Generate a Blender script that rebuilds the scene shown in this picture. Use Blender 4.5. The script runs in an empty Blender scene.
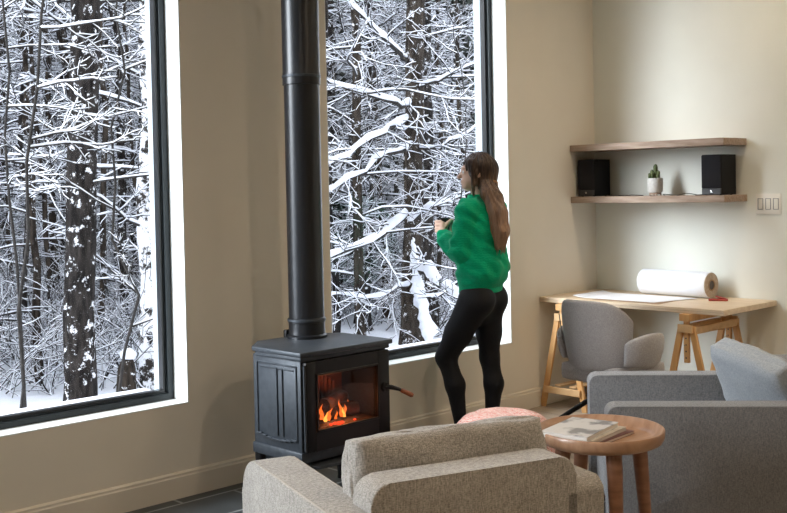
import bpy, bmesh, math, random
import numpy as np
from mathutils import Vector, Matrix, noise as mnoise
R = math.radians
PI = math.pi
sc = bpy.context.scene
COL = sc.collection

# ------------------------------------------------------------------ camera
CAM = Vector((0, 0, 1.52))
FPX, PPY = 1057.0, 212.4
def cam_axes(y, p, r):
    cy, sy, cp, sp = math.cos(y), math.sin(y), math.cos(p), math.sin(p)
    F = Vector((sy*cp, cy*cp, -sp)); Rt = Vector((cy, -sy, 0)); U = Rt.cross(F)
    c, s = math.cos(r), math.sin(r)
    return c*Rt+s*U, -s*Rt+c*U, F
AX = cam_axes(.77212, .023526, -.020398)
cd = bpy.data.cameras.new('camera'); cam = bpy.data.objects.new('camera', cd); COL.objects.link(cam)
cd.sensor_width = 36; cd.lens = FPX/787*36; cd.shift_y = -(256.5-PPY)/787; cd.clip_end = 300; cd.clip_start = .05
m = Matrix.Identity(4)
for i in range(3):
    m[i][0] = AX[0][i]; m[i][1] = AX[1][i]; m[i][2] = -AX[2][i]; m[i][3] = CAM[i]
cam.matrix_world = m
sc.camera = cam
def at(px, py, D):
    """world point at depth D (metres) along the sight line of a point measured in the photograph"""
    return CAM + AX[0]*((px-393.5)/FPX*D) + AX[1]*(-(py-PPY)/FPX*D) + AX[2]*D

# ------------------------------------------------------------------ materials
def nm(name):
    mt = bpy.data.materials.new(name); mt.use_nodes = True
    nt = mt.node_tree; nt.nodes.clear()
    o = nt.nodes.new('ShaderNodeOutputMaterial'); return mt, nt, o
def mat(name, c1, c2=None, rough=.6, metal=0, scale=20, stretch=(1,1,1), bump=0, bscale=None, lo=.35, hi=.65, spec=.5, emit=None, estr=0, detail=6, sheen=0, coat=0):
    mt, nt, o = nm(name); N = nt.nodes; L = nt.links
    b = N.new('ShaderNodeBsdfPrincipled'); L.new(b.outputs[0], o.inputs[0])
    b.inputs['Base Color'].default_value = (*c1, 1); b.inputs['Roughness'].default_value = rough
    b.inputs['Metallic'].default_value = metal; b.inputs['Specular IOR Level'].default_value = spec
    b.inputs['Sheen Weight'].default_value = sheen; b.inputs['Coat Weight'].default_value = coat
    tc = N.new('ShaderNodeTexCoord'); mp = N.new('ShaderNodeMapping'); mp.inputs['Scale'].default_value = stretch
    L.new(tc.outputs['Object'], mp.inputs[0])
    nz = N.new('ShaderNodeTexNoise'); nz.inputs['Scale'].default_value = scale; nz.inputs['Detail'].default_value = detail
    L.new(mp.outputs[0], nz.inputs[0])
    if c2 is not None:
        cr = N.new('ShaderNodeValToRGB'); cr.color_ramp.elements[0].position = lo; cr.color_ramp.elements[1].position = hi
        cr.color_ramp.elements[0].color = (*c1, 1); cr.color_ramp.elements[1].color = (*c2, 1)
        L.new(nz.outputs[0], cr.inputs[0]); L.new(cr.outputs[0], b.inputs['Base Color'])
    if bump:
        n2 = N.new('ShaderNodeTexNoise'); n2.inputs['Scale'].default_value = bscale or scale; n2.inputs['Detail'].default_value = 4
        L.new(mp.outputs[0], n2.inputs[0])
        bp = N.new('ShaderNodeBump'); bp.inputs['Strength'].default_value = bump; bp.inputs['Distance'].default_value = .004
        L.new(n2.outputs[0], bp.inputs['Height']); L.new(bp.outputs[0], b.inputs['Normal'])
    if emit:
        b.inputs['Emission Color'].default_value = (*emit, 1); b.inputs['Emission Strength'].default_value = estr
    return mt
def fabric(name, c1, c2, sc_=260, bump=.5, mottle=.12):
    mt, nt, o = nm(name); N = nt.nodes; L = nt.links
    b = N.new('ShaderNodeBsdfPrincipled'); L.new(b.outputs[0], o.inputs[0])
    b.inputs['Roughness'].default_value = .95; b.inputs['Specular IOR Level'].default_value = .15; b.inputs['Sheen Weight'].default_value = .25
    tc = N.new('ShaderNodeTexCoord')
    outs = []
    for st in ((1, 1, 5), (4, 4, .8)):
        mp = N.new('ShaderNodeMapping'); mp.inputs['Scale'].default_value = st; L.new(tc.outputs['Object'], mp.inputs[0])
        nz = N.new('ShaderNodeTexNoise'); nz.inputs['Scale'].default_value = sc_*.35; nz.inputs['Detail'].default_value = 3; L.new(mp.outputs[0], nz.inputs[0]); outs.append(nz)
    ad = N.new('ShaderNodeMath'); ad.operation = 'ADD'; L.new(outs[0].outputs[0], ad.inputs[0]); L.new(outs[1].outputs[0], ad.inputs[1])
    big = N.new('ShaderNodeTexNoise'); big.inputs['Scale'].default_value = 6; L.new(tc.outputs['Object'], big.inputs[0])
    ml = N.new('ShaderNodeMath'); ml.operation = 'MULTIPLY_ADD'; ml.inputs[1].default_value = mottle*2; L.new(big.outputs[0], ml.inputs[0]); L.new(ad.outputs[0], ml.inputs[2])
    mr = N.new('ShaderNodeMapRange'); mr.inputs[1].default_value = .75+mottle; mr.inputs[2].default_value = 1.25+mottle; L.new(ml.outputs[0], mr.inputs[0])
    mx = N.new('ShaderNodeMix'); mx.data_type = 'RGBA'; mx.inputs[6].default_value = (*c1, 1); mx.inputs[7].default_value = (*c2, 1)
    L.new(mr.outputs[0], mx.inputs[0]); L.new(mx.outputs[2], b.inputs['Base Color'])
    bp = N.new('ShaderNodeBump'); bp.inputs['Strength'].default_value = bump; bp.inputs['Distance'].default_value = .003
    L.new(ad.outputs[0], bp.inputs['Height']); L.new(bp.outputs[0], b.inputs['Normal'])
    return mt
def bark_mat(name, c1, c2, cover, sscale=9, rough=.9):
    """bark with snow blown onto it: patches of snow decided by noise"""
    mt, nt, o = nm(name); N = nt.nodes; L = nt.links
    b = N.new('ShaderNodeBsdfPrincipled'); L.new(b.outputs[0], o.inputs[0]); b.inputs['Roughness'].default_value = rough; b.inputs['Specular IOR Level'].default_value = .1
    tc = N.new('ShaderNodeTexCoord'); mp = N.new('ShaderNodeMapping'); mp.inputs['Scale'].default_value = (1, 1, .22); L.new(tc.outputs['Object'], mp.inputs[0])
    nz = N.new('ShaderNodeTexNoise'); nz.inputs['Scale'].default_value = 28; nz.inputs['Detail'].default_value = 6; L.new(mp.outputs[0], nz.inputs[0])
    cr = N.new('ShaderNodeValToRGB'); cr.color_ramp.elements[0].position = .35; cr.color_ramp.elements[1].position = .7
    cr.color_ramp.elements[0].color = (*c1, 1); cr.color_ramp.elements[1].color = (*c2, 1); L.new(nz.outputs[0], cr.inputs[0])
    ns = N.new('ShaderNodeTexNoise'); ns.inputs['Scale'].default_value = sscale; ns.inputs['Detail'].default_value = 8; ns.inputs['Roughness'].default_value = .75; L.new(tc.outputs['Object'], ns.inputs[0])
    rs = N.new('ShaderNodeValToRGB'); rs.color_ramp.elements[0].position = cover; rs.color_ramp.elements[1].position = cover+.04; L.new(ns.outputs[0], rs.inputs[0])
    mx = N.new('ShaderNodeMix'); mx.data_type = 'RGBA'; mx.inputs[7].default_value = (.86, .88, .93, 1); L.new(rs.outputs[0], mx.inputs[0]); L.new(cr.outputs[0], mx.inputs[6])
    L.new(mx.outputs[2], b.inputs['Base Color'])
    bp = N.new('ShaderNodeBump'); bp.inputs['Strength'].default_value = .8; bp.inputs['Distance'].default_value = .02; L.new(nz.outputs[0], bp.inputs['Height']); L.new(bp.outputs[0], b.inputs['Normal'])
    return mt
def wood_mat(name, c1, c2, stretch=(1, 12, 12), scale=3, rough=.5, bump=.15, coat=0):
    return mat(name, c1, c2, rough=rough, scale=scale, stretch=stretch, bump=bump, lo=.3, hi=.7, detail=8, coat=coat)
def brick_mat(name, c1, c2, mortar, bw, rh, msize, rough, offset=.5, rotz=0, scale=1, bump=.4, grain=(2, 30, 30), loc=(0, 0, 0)):
    mt, nt, o = nm(name); N = nt.nodes; L = nt.links
    b = N.new('ShaderNodeBsdfPrincipled'); L.new(b.outputs[0], o.inputs[0]); b.inputs['Roughness'].default_value = rough
    tc = N.new('ShaderNodeTexCoord'); mp = N.new('ShaderNodeMapping'); mp.inputs['Rotation'].default_value = (0, 0, rotz); mp.inputs['Location'].default_value = loc; L.new(tc.outputs['Object'], mp.inputs[0])
    br = N.new('ShaderNodeTexBrick'); br.inputs['Scale'].default_value = scale; br.inputs['Brick Width'].default_value = bw; br.inputs['Row Height'].default_value = rh
    br.inputs['Mortar Size'].default_value = msize; br.offset = offset; br.inputs['Color1'].default_value = (*c1, 1); br.inputs['Color2'].default_value = (*c2, 1); br.inputs['Mortar'].default_value = (*mortar, 1)
    L.new(mp.outputs[0], br.inputs[0])
    m2 = N.new('ShaderNodeMapping'); m2.inputs['Scale'].default_value = grain; L.new(mp.outputs[0], m2.inputs[0])
    nz = N.new('ShaderNodeTexNoise'); nz.inputs['Scale'].default_value = 1.5; nz.inputs['Detail'].default_value = 6; L.new(m2.outputs[0], nz.inputs[0])
    mx = N.new('ShaderNodeMix'); mx.data_type = 'RGBA'; mx.blend_type = 'OVERLAY'; mx.inputs[0].default_value = .45; L.new(br.outputs[0], mx.inputs[6]); L.new(nz.outputs[0], mx.inputs[7])
    L.new(mx.outputs[2], b.inputs['Base Color'])
    bp = N.new('ShaderNodeBump'); bp.inputs['Strength'].default_value = bump; bp.inputs['Distance'].default_value = .003; bp.invert = True
    L.new(br.outputs['Fac'], bp.inputs['Height']); L.new(bp.outputs[0], b.inputs['Normal'])
    return mt
def glass_mat(name, tint=(1, 1, 1), refl=.05):
    mt, nt, o = nm(name); N = nt.nodes; L = nt.links
    t = N.new('ShaderNodeBsdfTransparent'); t.inputs[0].default_value = (*tint, 1)
    g = N.new('ShaderNodeBsdfGlossy'); g.inputs['Roughness'].default_value = .01
    fr = N.new('ShaderNodeFresnel'); fr.inputs[0].default_value = 1.35
    ge = N.new('ShaderNodeNewGeometry'); iv = N.new('ShaderNodeMath'); iv.operation = 'SUBTRACT'; iv.inputs[0].default_value = 1; L.new(ge.outputs['Backfacing'], iv.inputs[1])
    ml = N.new('ShaderNodeMath'); ml.operation = 'MULTIPLY'; L.new(fr.outputs[0], ml.inputs[0]); L.new(iv.outputs[0], ml.inputs[1])
    mx = N.new('ShaderNodeMixShader'); L.new(ml.outputs[0], mx.inputs[0]); L.new(t.outputs[0], mx.inputs[1]); L.new(g.outputs[0], mx.inputs[2]); L.new(mx.outputs[0], o.inputs[0])
    return mt
def emis_mat(name, col, s):
    mt, nt, o = nm(name); e = nt.nodes.new('ShaderNodeEmission'); e.inputs[0].default_value = (*col, 1); e.inputs[1].default_value = s
    nt.links.new(e.outputs[0], o.inputs[0]); return mt

M = dict(
 wall=mat('wall_paint', (.715, .675, .59), (.735, .695, .61), rough=.85, scale=4, bump=.08, bscale=180, spec=.2),
 wall_end=mat('wall_paint_end', (.73, .745, .69), (.75, .765, .71), rough=.85, scale=4, bump=.08, bscale=180, spec=.2),
 ceil=mat('ceiling_paint', (.80, .74, .64), rough=.9),
 base=mat('baseboard_paint', (.68, .63, .54), rough=.5),
 reveal=mat('white_reveal_paint', (.74, .77, .76), rough=.5),
 outer=mat('outer_jamb', (.36, .42, .46), rough=.6),
 frame=mat('window_frame_slate', (.018, .024, .028), rough=.38, metal=.2),
 bead=mat('window_bead_black', (.012, .013, .015), rough=.3),
 glass=glass_mat('window_glass'),
 slate=brick_mat('slate_tile', (.03, .037, .042), (.055, .065, .072), (.30, .33, .34), .6, .3, .008, .4, grain=(6, 6, 6), loc=(.18, .09, 0)),
 planks=brick_mat('floor_planks', (.42, .36, .29), (.34, .285, .225), (.10, .08, .06), 1.4, .16, .002, .45, offset=.37, rotz=PI/2),
 stove=mat('stove_iron', (.035, .043, .054), (.050, .060, .073), rough=.42, metal=.35, scale=30, bump=.15, bscale=150),
 iron=mat('black_iron', (.004, .004, .005), rough=.45, metal=0, spec=.35, bump=.05, bscale=200),
 pipe=mat('pipe_enamel', (.008, .010, .014), rough=.33, metal=.2, spec=.6),
 firebrick=mat('fire_brick', (.16, .06, .04), (.30, .12, .07), rough=.9, scale=12, bump=.5),
 log=mat('charred_log', (.02, .012, .01), (.25, .06, .02), rough=.95, scale=18, bump=1, lo=.5, hi=.8),
 ash=mat('ash', (.25, .22, .2), (.1, .08, .07), rough=1, scale=40, bump=1),
 ember=emis_mat('ember', (1, .07, .02), 4),
 flame=emis_mat('flame', (1, .17, .02), 3.5),
 flame_core=emis_mat('flame_core', (1, .38, .06), 5),
 fglass=glass_mat('fire_glass', (.5, .48, .48)),
 grip=wood_mat('grip_wood', (.20, .06, .02), (.34, .12, .05), (12, 1, 12)),
 beige=fabric('beige_fabric', (.17, .158, .145), (.42, .395, .36), 260),
 grey=fabric('grey_fabric', (.11, .114, .12), (.21, .215, .225), 280),
 greyc=fabric('light_grey_fabric', (.21, .235, .26), (.31, .34, .37), 280),
 taupe=fabric('taupe_fabric', (.30, .29, .295), (.46, .445, .45), 300, bump=.3),
 pipingb=mat('beige_piping', (.36, .33, .29), rough=.9),
 pipingg=mat('grey_piping', (.20, .21, .23), rough=.9),
 walnut=wood_mat('sheesham_wood', (.17, .075, .04), (.29, .14, .08), (3, 3, 14), 2.5, rough=.38, coat=.15),
 bowl=wood_mat('table_bowl_wood', (.28, .15, .085), (.44, .27, .17), (3, 14, 6), 2.2, rough=.35, coat=.15),
 shelf=wood_mat('shelf_board_wood', (.25, .17, .12), (.42, .32, .25), (10, 1.2, 10), 6, rough=.6),
 pine=wood_mat('pine', (.56, .30, .11), (.68, .40, .17), (10, 10, 1.5), 3, rough=.5),
 pinebar=wood_mat('pine_bar', (.58, .36, .17), (.70, .46, .24), (8, 1.5, 8), 3, rough=.5),
 desk=wood_mat('desk_board_wood', (.62, .48, .33), (.74, .61, .45), (12, 1.3, 12), 4, rough=.45),
 speaker=mat('speaker_vinyl', (.006, .006, .007), spec=.2, rough=.6, bump=.1, bscale=300),
 grille=mat('speaker_cloth', (.006, .006, .009), (.012, .012, .016), rough=.95, scale=400),
 badge=mat('badge_panel', (.03, .03, .035), rough=.4),
 chrome=mat('silver_emblem', (.75, .75, .75), rough=.25, metal=1),
 pot=mat('ceramic_pot', (.66, .65, .62), (.56, .55, .53), rough=.5, scale=60),
 soil=mat('soil', (.05, .035, .025), rough=1, scale=60, bump=1),
 cactus=mat('cactus_green', (.07, .10, .04), (.15, .18, .07), rough=.7, scale=60, bump=.6),
 cable=mat('black_cable', (.01, .01, .01), rough=.5),
 plate=mat('switch_plate', (.78, .76, .70), rough=.4),
 dark=mat('hole_shade_and_seam', (.10, .09, .09), rough=.6),  # dark colour for the chair seam and the shade in drawn holes
 paper=mat('white_paper', (.78, .81, .87), rough=.7, spec=.3),
 core=mat('card_core', (.40, .32, .25), (.50, .41, .33), rough=.9, scale=50),
 kraft=mat('kraft_card', (.38, .26, .17), rough=.9),
 red=mat('dark_red_leather', (.26, .025, .02), (.40, .06, .04), rough=.5, scale=40, bump=.6),
 white_page=mat('magazine_pages', (.78, .76, .72), (.62, .60, .57), rough=.8, scale=6, stretch=(1, 1, 160)),
 cover_a=mat('pale_cover', (.66, .67, .69), (.28, .29, .31), rough=.22, scale=9, lo=.52, hi=.6),
 cover_b=mat('cream_cover', (.58, .54, .48), (.42, .37, .32), rough=.3, scale=12),
 cover_c=mat('maroon_cover', (.10, .03, .035), rough=.3),
 mug=mat('black_mug', (.012, .012, .012), rough=.25),
 skin=mat('skin', (.62, .40, .30), (.68, .45, .34), rough=.5, scale=30),
 lips=mat('lips', (.50, .20, .18), rough=.4),
 eye=mat('eye', (.75, .75, .75), rough=.1), iris=mat('iris', (.05, .03, .02), rough=.1),
 legging=mat('black_leggings', (.005, .0055, .008), (.008, .009, .012), rough=.65, scale=120, spec=.3),
 lamp=emis_mat('lamp_disc', (1, .72, .42), 14),
 lampring=mat('lamp_ring', (.8, .8, .78), rough=.4),
 snow=mat('snow', (.86, .88, .93), (.80, .83, .90), rough=.75, scale=8, bump=.6, bscale=20, spec=.2),
 bark=bark_mat('dark_bark_snow', (.008, .007, .007), (.045, .039, .036), .565, 12),
 barkgrey=bark_mat('grey_bark_snow', (.014, .011, .009), (.065, .052, .042), .58, 13),
 barkwhite=bark_mat('snow_plastered_bark', (.02, .017, .015), (.06, .05, .045), .46, 6),
 twig=mat('twig_bark', (.010, .009, .009), (.03, .026, .024), rough=.9, scale=30),
 needle=mat('spruce_needles', (.012, .018, .014), (.03, .038, .03), rough=.9, scale=20),
 rustleaf=mat('dry_leaf', (.35, .20, .10), rough=.9),
)

def knit(name, col, col2, s=90):
    mt, nt, o = nm(name); N = nt.nodes; L = nt.links
    b = N.new('ShaderNodeBsdfPrincipled'); L.new(b.outputs[0], o.inputs[0]); b.inputs['Roughness'].default_value = .95; b.inputs['Sheen Weight'].default_value = .1; b.inputs['Specular IOR Level'].default_value = .1
    tc = N.new('ShaderNodeTexCoord')
    wv = N.new('ShaderNodeTexWave'); wv.bands_direction = 'Z'; wv.inputs['Scale'].default_value = s; wv.inputs['Distortion'].default_value = 6; wv.inputs['Detail'].default_value = 2; wv.inputs['Detail Scale'].default_value = 3
    L.new(tc.outputs['Object'], wv.inputs[0])
    nz = N.new('ShaderNodeTexNoise'); nz.inputs['Scale'].default_value = 70; L.new(tc.outputs['Object'], nz.inputs[0])
    mx = N.new('ShaderNodeMix'); mx.data_type = 'RGBA'; mx.inputs[6].default_value = (*col, 1); mx.inputs[7].default_value = (*col2, 1); L.new(nz.outputs[0], mx.inputs[0]); L.new(mx.outputs[2], b.inputs['Base Color'])
    bp = N.new('ShaderNodeBump'); bp.inputs['Strength'].default_value = .35; bp.inputs['Distance'].default_value = .004; L.new(wv.outputs[0], bp.inputs['Height']); L.new(bp.outputs[0], b.inputs['Normal'])
    return mt
M['sweater'] = knit('green_knit', (.0, .31, .14), (.004, .42, .21), 22)
def hair_mat():
    mt, nt, o = nm('brown_hair'); N = nt.nodes; L = nt.links
    b = N.new('ShaderNodeBsdfPrincipled'); L.new(b.outputs[0], o.inputs[0]); b.inputs['Roughness'].default_value = .38; b.inputs['Specular IOR Level'].default_value = .35
    tc = N.new('ShaderNodeTexCoord'); sp = N.new('ShaderNodeSeparateXYZ'); L.new(tc.outputs['Object'], sp.inputs[0])
    mr = N.new('ShaderNodeMapRange'); mr.inputs[1].default_value = 1.62; mr.inputs[2].default_value = 1.18; L.new(sp.outputs[2], mr.inputs[0])   # the lengths are dyed lighter than the roots
    mp = N.new('ShaderNodeMapping'); mp.inputs['Scale'].default_value = (1, 1, .06); L.new(tc.outputs['Object'], mp.inputs[0])
    nz = N.new('ShaderNodeTexNoise'); nz.inputs['Scale'].default_value = 120; nz.inputs['Detail'].default_value = 3; L.new(mp.outputs[0], nz.inputs[0])
    ad = N.new('ShaderNodeMath'); ad.operation = 'MULTIPLY_ADD'; ad.inputs[1].default_value = .9; ad.inputs[2].default_value = -.42; L.new(nz.outputs[0], ad.inputs[0])
    a2 = N.new('ShaderNodeMath'); a2.operation = 'ADD'; L.new(ad.outputs[0], a2.inputs[0]); L.new(mr.outputs[0], a2.inputs[1])
    cr = N.new('ShaderNodeValToRGB'); cr.color_ramp.elements[0].position = 0; cr.color_ramp.elements[1].position = 1
    cr.color_ramp.elements[0].color = (.025, .013, .009, 1); cr.color_ramp.elements[1].color = (.36, .22, .14, 1); L.new(a2.outputs[0], cr.inputs[0]); L.new(cr.outputs[0], b.inputs['Base Color'])
    bp = N.new('ShaderNodeBump'); bp.inputs['Strength'].default_value = .6; bp.inputs['Distance'].default_value = .004; L.new(nz.outputs[0], bp.inputs['Height']); L.new(bp.outputs[0], b.inputs['Normal'])
    return mt
M['hair'] = hair_mat()
def pouf_mat():
    mt, nt, o = nm('coral_white_weave'); N = nt.nodes; L = nt.links
    b = N.new('ShaderNodeBsdfPrincipled'); L.new(b.outputs[0], o.inputs[0]); b.inputs['Roughness'].default_value = .95
    tc = N.new('ShaderNodeTexCoord')
    mp = N.new('ShaderNodeMapping'); mp.inputs['Scale'].default_value = (1, 1, 1.6); mp.inputs['Rotation'].default_value = (.2, .1, .6); L.new(tc.outputs['Object'], mp.inputs[0])
    wv = N.new('ShaderNodeTexWave'); wv.inputs['Scale'].default_value = 20; wv.inputs['Distortion'].default_value = 8; wv.inputs['Detail'].default_value = 3; wv.inputs['Detail Scale'].default_value = 2.5; wv.bands_direction = 'DIAGONAL'
    L.new(mp.outputs[0], wv.inputs[0])
    cr = N.new('ShaderNodeValToRGB'); cr.color_ramp.elements[0].position = .2; cr.color_ramp.elements[1].position = .65
    cr.color_ramp.elements[0].color = (.74, .32, .27, 1); cr.color_ramp.elements[1].color = (.80, .62, .57, 1); L.new(wv.outputs[0], cr.inputs[0]); L.new(cr.outputs[0], b.inputs['Base Color'])
    bp = N.new('ShaderNodeBump'); bp.inputs['Strength'].default_value = .8; bp.inputs['Distance'].default_value = .008; L.new(wv.outputs[0], bp.inputs['Height']); L.new(bp.outputs[0], b.inputs['Normal'])
    return mt
M['pouf'] = pouf_mat()

# ------------------------------------------------------------------ mesh helpers
def link(name, me, mt, parent=None, smooth=False, loc=None):
    o = bpy.data.objects.new(name, me); COL.objects.link(o)
    if mt is not None: me.materials.append(mt)
    if smooth:
        for p in me.polygons: p.use_smooth = True
    if parent: o.parent = parent
    if loc is not None: o.location = loc
    return o
def obj(name, bm, mt, parent=None, smooth=False, loc=None):
    bmesh.ops.recalc_face_normals(bm, faces=bm.faces)
    me = bpy.data.meshes.new(name); bm.to_mesh(me); bm.free()
    return link(name, me, mt, parent, smooth, loc)
def pyobj(name, v, f, mt, parent=None, smooth=False, loc=None):
    me = bpy.data.meshes.new(name); me.from_pydata(v, [], f); me.update()
    return link(name, me, mt, parent, smooth, loc)
def weld(o, ang=40):
    """soft shading with crisp edges kept"""
    for p in o.data.polygons: p.use_smooth = True
    o.data.set_sharp_from_angle(angle=R(ang)); return o
def thing(name, label, cat, loc=(0, 0, 0), heading=0, group=None):
    o = bpy.data.objects.new(name, None); COL.objects.link(o); o.location = loc; o.rotation_euler = (0, 0, -R(heading)); o.empty_display_size = .1
    return tag(o, label, cat, group)
def tag(o, label, cat, group=None, kind=None):
    o['label'] = label; o['category'] = cat
    if group: o['group'] = group
    if kind: o['kind'] = kind
    return o
def struct(o): o['kind'] = 'structure'; return o
def add_box(bm, size, loc, rot=None, bev=0, seg=2):
    r = bmesh.ops.create_cube(bm, size=1); vs = r['verts']
    mt = Matrix.Translation(loc) @ (rot.to_4x4() if rot is not None else Matrix.Identity(4)) @ Matrix.Diagonal((*size, 1))
    bmesh.ops.transform(bm, matrix=mt, verts=vs)
    if bev:
        es = list({e for v in vs for e in v.link_edges})
        bmesh.ops.bevel(bm, geom=es, offset=bev, segments=seg, profile=.5, affect='EDGES', clamp_overlap=True)
def box(name, lo, hi, mt, parent=None, bev=0, seg=2, rot=None):
    bm = bmesh.new(); lo = Vector(lo); hi = Vector(hi)
    add_box(bm, hi-lo, (lo+hi)/2, rot, bev, seg)
    o = obj(name, bm, mt, parent)
    return weld(o) if bev else o
def bar_bm(bm, a, b, w, t, up=Vector((0, 0, 1)), bev=.002):
    a = Vector(a); b = Vector(b); z = (b-a).normalized(); x = up.cross(z)
    if x.length < 1e-4: x = Vector((1, 0, 0))
    x.normalize(); y = z.cross(x)
    rot = Matrix((x, y, z)).transposed()
    add_box(bm, (w, t, (b-a).length), (a+b)/2, rot, bev, 1)
def bar(name, a, b, w, t, mt, parent=None, up=Vector((0, 0, 1)), bev=.002):
    bm = bmesh.new(); bar_bm(bm, a, b, w, t, up, bev); return weld(obj(name, bm, mt, parent))
def tube_vf(pts, rads, n=12, cap=True):
    pts = [Vector(p) for p in pts]; V = []; F = []
    prev = None
    for i, p in enumerate(pts):
        t = (pts[min(i+1, len(pts)-1)]-pts[max(i-1, 0)]).normalized()
        if prev is None:
            x = t.orthogonal().normalized()
        else:
            x = (prev-t*prev.dot(t)); x = x.normalized() if x.length > 1e-5 else t.orthogonal().normalized()
        prev = x; y = t.cross(x); r = rads[i] if hasattr(rads, '__len__') else rads
        for k in range(n):
            a = 2*PI*k/n; V.append(tuple(p+(x*math.cos(a)+y*math.sin(a))*r))
    for i in range(len(pts)-1):
        for k in range(n):
            a = i*n+k; b = i*n+(k+1) % n; F.append((a, b, b+n, a+n))
    if cap:
        F.append(tuple(range(n-1, -1, -1))); F.append(tuple(range((len(pts)-1)*n, len(pts)*n)))
    return V, F
def tube(name, pts, rads, mt, parent=None, n=12, ang=50):
    V, F = tube_vf(pts, rads, n); return weld(pyobj(name, V, F, mt, parent), ang)
def lathe(name, prof, mt, parent=None, n=48, loc=(0, 0, 0), ang=40, sx=1, sy=1, close=True):
    V = []; F = []
    for r, z in prof:
        for k in range(n):
            a = 2*PI*k/n; V.append((loc[0]+r*math.cos(a)*sx, loc[1]+r*math.sin(a)*sy, loc[2]+z))
    for i in range(len(prof)-1):
        for k in range(n):
            F.append((i*n+k, i*n+(k+1) % n, (i+1)*n+(k+1) % n, (i+1)*n+k))
    if close:
        F.append(tuple(range(n-1, -1, -1))); F.append(tuple(range((len(prof)-1)*n, len(prof)*n)))
    return weld(pyobj(name, V, F, mt, parent), ang)
def prism(name, poly, z0, z1, mt, parent=None, bev=0, axis='z', seg=2):
    bm = bmesh.new()
    f = lambda p, z: (p[0], p[1], z) if axis == 'z' else ((z, p[0], p[1]) if axis == 'x' else (p[0], z, p[1]))
    a = [bm.verts.new(f(p, z0)) for p in poly]; b = [bm.verts.new(f(p, z1)) for p in poly]
    bm.faces.new(a); bm.faces.new(b[::-1]); n = len(poly)
    for i in range(n): bm.faces.new((a[i], b[i], b[(i+1) % n], a[(i+1) % n]))
    if bev: bmesh.ops.bevel(bm, geom=list(bm.edges), offset=bev, segments=seg, profile=.5, affect='EDGES', clamp_overlap=True)
    return weld(obj(name, bm, mt, parent))
def cushion(name, size, mt, parent, loc, rot=(0, 0, 0), puff=.5, seed=0, wr=.012, div=22, edge=.35):
    """stuffed cushion: a box whose faces swell, with soft wrinkles"""
    bm = bmesh.new(); bmesh.ops.create_cube(bm, size=2)
    bmesh.ops.subdivide_edges(bm, edges=bm.edges, cuts=div, use_grid_fill=True)
    w, d, h = size
    for v in bm.verts:
        x, y, z = v.co
        q = 1-edge*.5
        # thin axis is y
        s = (max(0, 1-abs(x)**3.2)*max(0, 1-abs(z)**3.2))**.45
        th = (1-puff)+puff*s
        cr = 1-.05*(abs(x)*abs(z))**3
        # rounded corner
        p = Vector((x*w/2*cr, y*d/2*th, z*h/2*cr))
        inset = .04*(abs(y) ** 4)
        p.x *= 1-inset*.6; p.z *= 1-inset*.6
        nn = mnoise.noise(Vector((x*2+seed, y*1.5, z*2.2)))*wr + mnoise.noise(Vector((x*5+seed, y*3+5, z*5)))*wr*.4
        p += Vector((nn*.6*x, nn*(1 if y > 0 else -1), nn*.7*z))
        v.co = p
    o = obj(name, bm, mt, parent, smooth=True); o.location = loc; o.rotation_euler = rot
    return o
def softbox(name, lo, hi, mt, parent, bev=.03, rot=None, loc=None, seed=0, wr=.003, flare=None, seg=4):
    bm = bmesh.new(); lo = Vector(lo); hi = Vector(hi)
    add_box(bm, hi-lo, (lo+hi)/2, None, bev, seg)
    o = obj(name, bm, mt, parent); weld(o, 60)
    if rot: o.rotation_euler = rot
    if loc: o.location = loc
    return o

# ------------------------------------------------------------------ room shell
YW, XE, XL, YB, ZC = 4.505, 6.45, -2.6, -3.6, 3.75
WT = .24
W1 = (1.15, 2.93, .462, 3.25); W3_ADDED = (-2.2, .35, .462, 3.25); W2 = (3.88, 5.467, .462, 3.25)  # the leftmost window is unseen, added to light the beige chair's arm
def quadwall(name, boxes, mt):
    bm = bmesh.new()
    for lo, hi in boxes: add_box(bm, Vector(hi)-Vector(lo), (Vector(hi)+Vector(lo))/2)
    return struct(obj(name, bm, mt))
y0, y1 = YW, YW+WT
quadwall('wall_window', [((XL-.2, y0, 0), (W3_ADDED[0], y1, ZC)), ((W3_ADDED[0], y0, 0), (W3_ADDED[1], y1, W3_ADDED[2])), ((W3_ADDED[0], y0, W3_ADDED[3]), (W3_ADDED[1], y1, ZC)), ((W3_ADDED[1], y0, 0), (W1[0], y1, ZC)), ((W1[0], y0, 0), (W1[1], y1, W1[2])), ((W1[0], y0, W1[3]), (W1[1], y1, ZC)),
    ((W1[1], y0, 0), (W2[0], y1, ZC)), ((W2[0], y0, 0), (W2[1], y1, W2[2])), ((W2[0], y0, W2[3]), (W2[1], y1, ZC)), ((W2[1], y0, 0), (XE+.2, y1, ZC))], M['wall'])
quadwall('wall_end', [((XE, YB-.2, 0), (XE+.2, YW, ZC))], M['wall_end'])
quadwall('wall_left', [((XL-.2, YB-.2, 0), (XL, YW, ZC))], M['wall'])
quadwall('wall_back', [((XL, YB-.2, 0), (XE, YB, ZC))], M['wall'])
quadwall('ceiling', [((XL-.2, YB-.2, ZC), (XE+.2, y1, ZC+.2))], M['ceil'])
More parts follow.
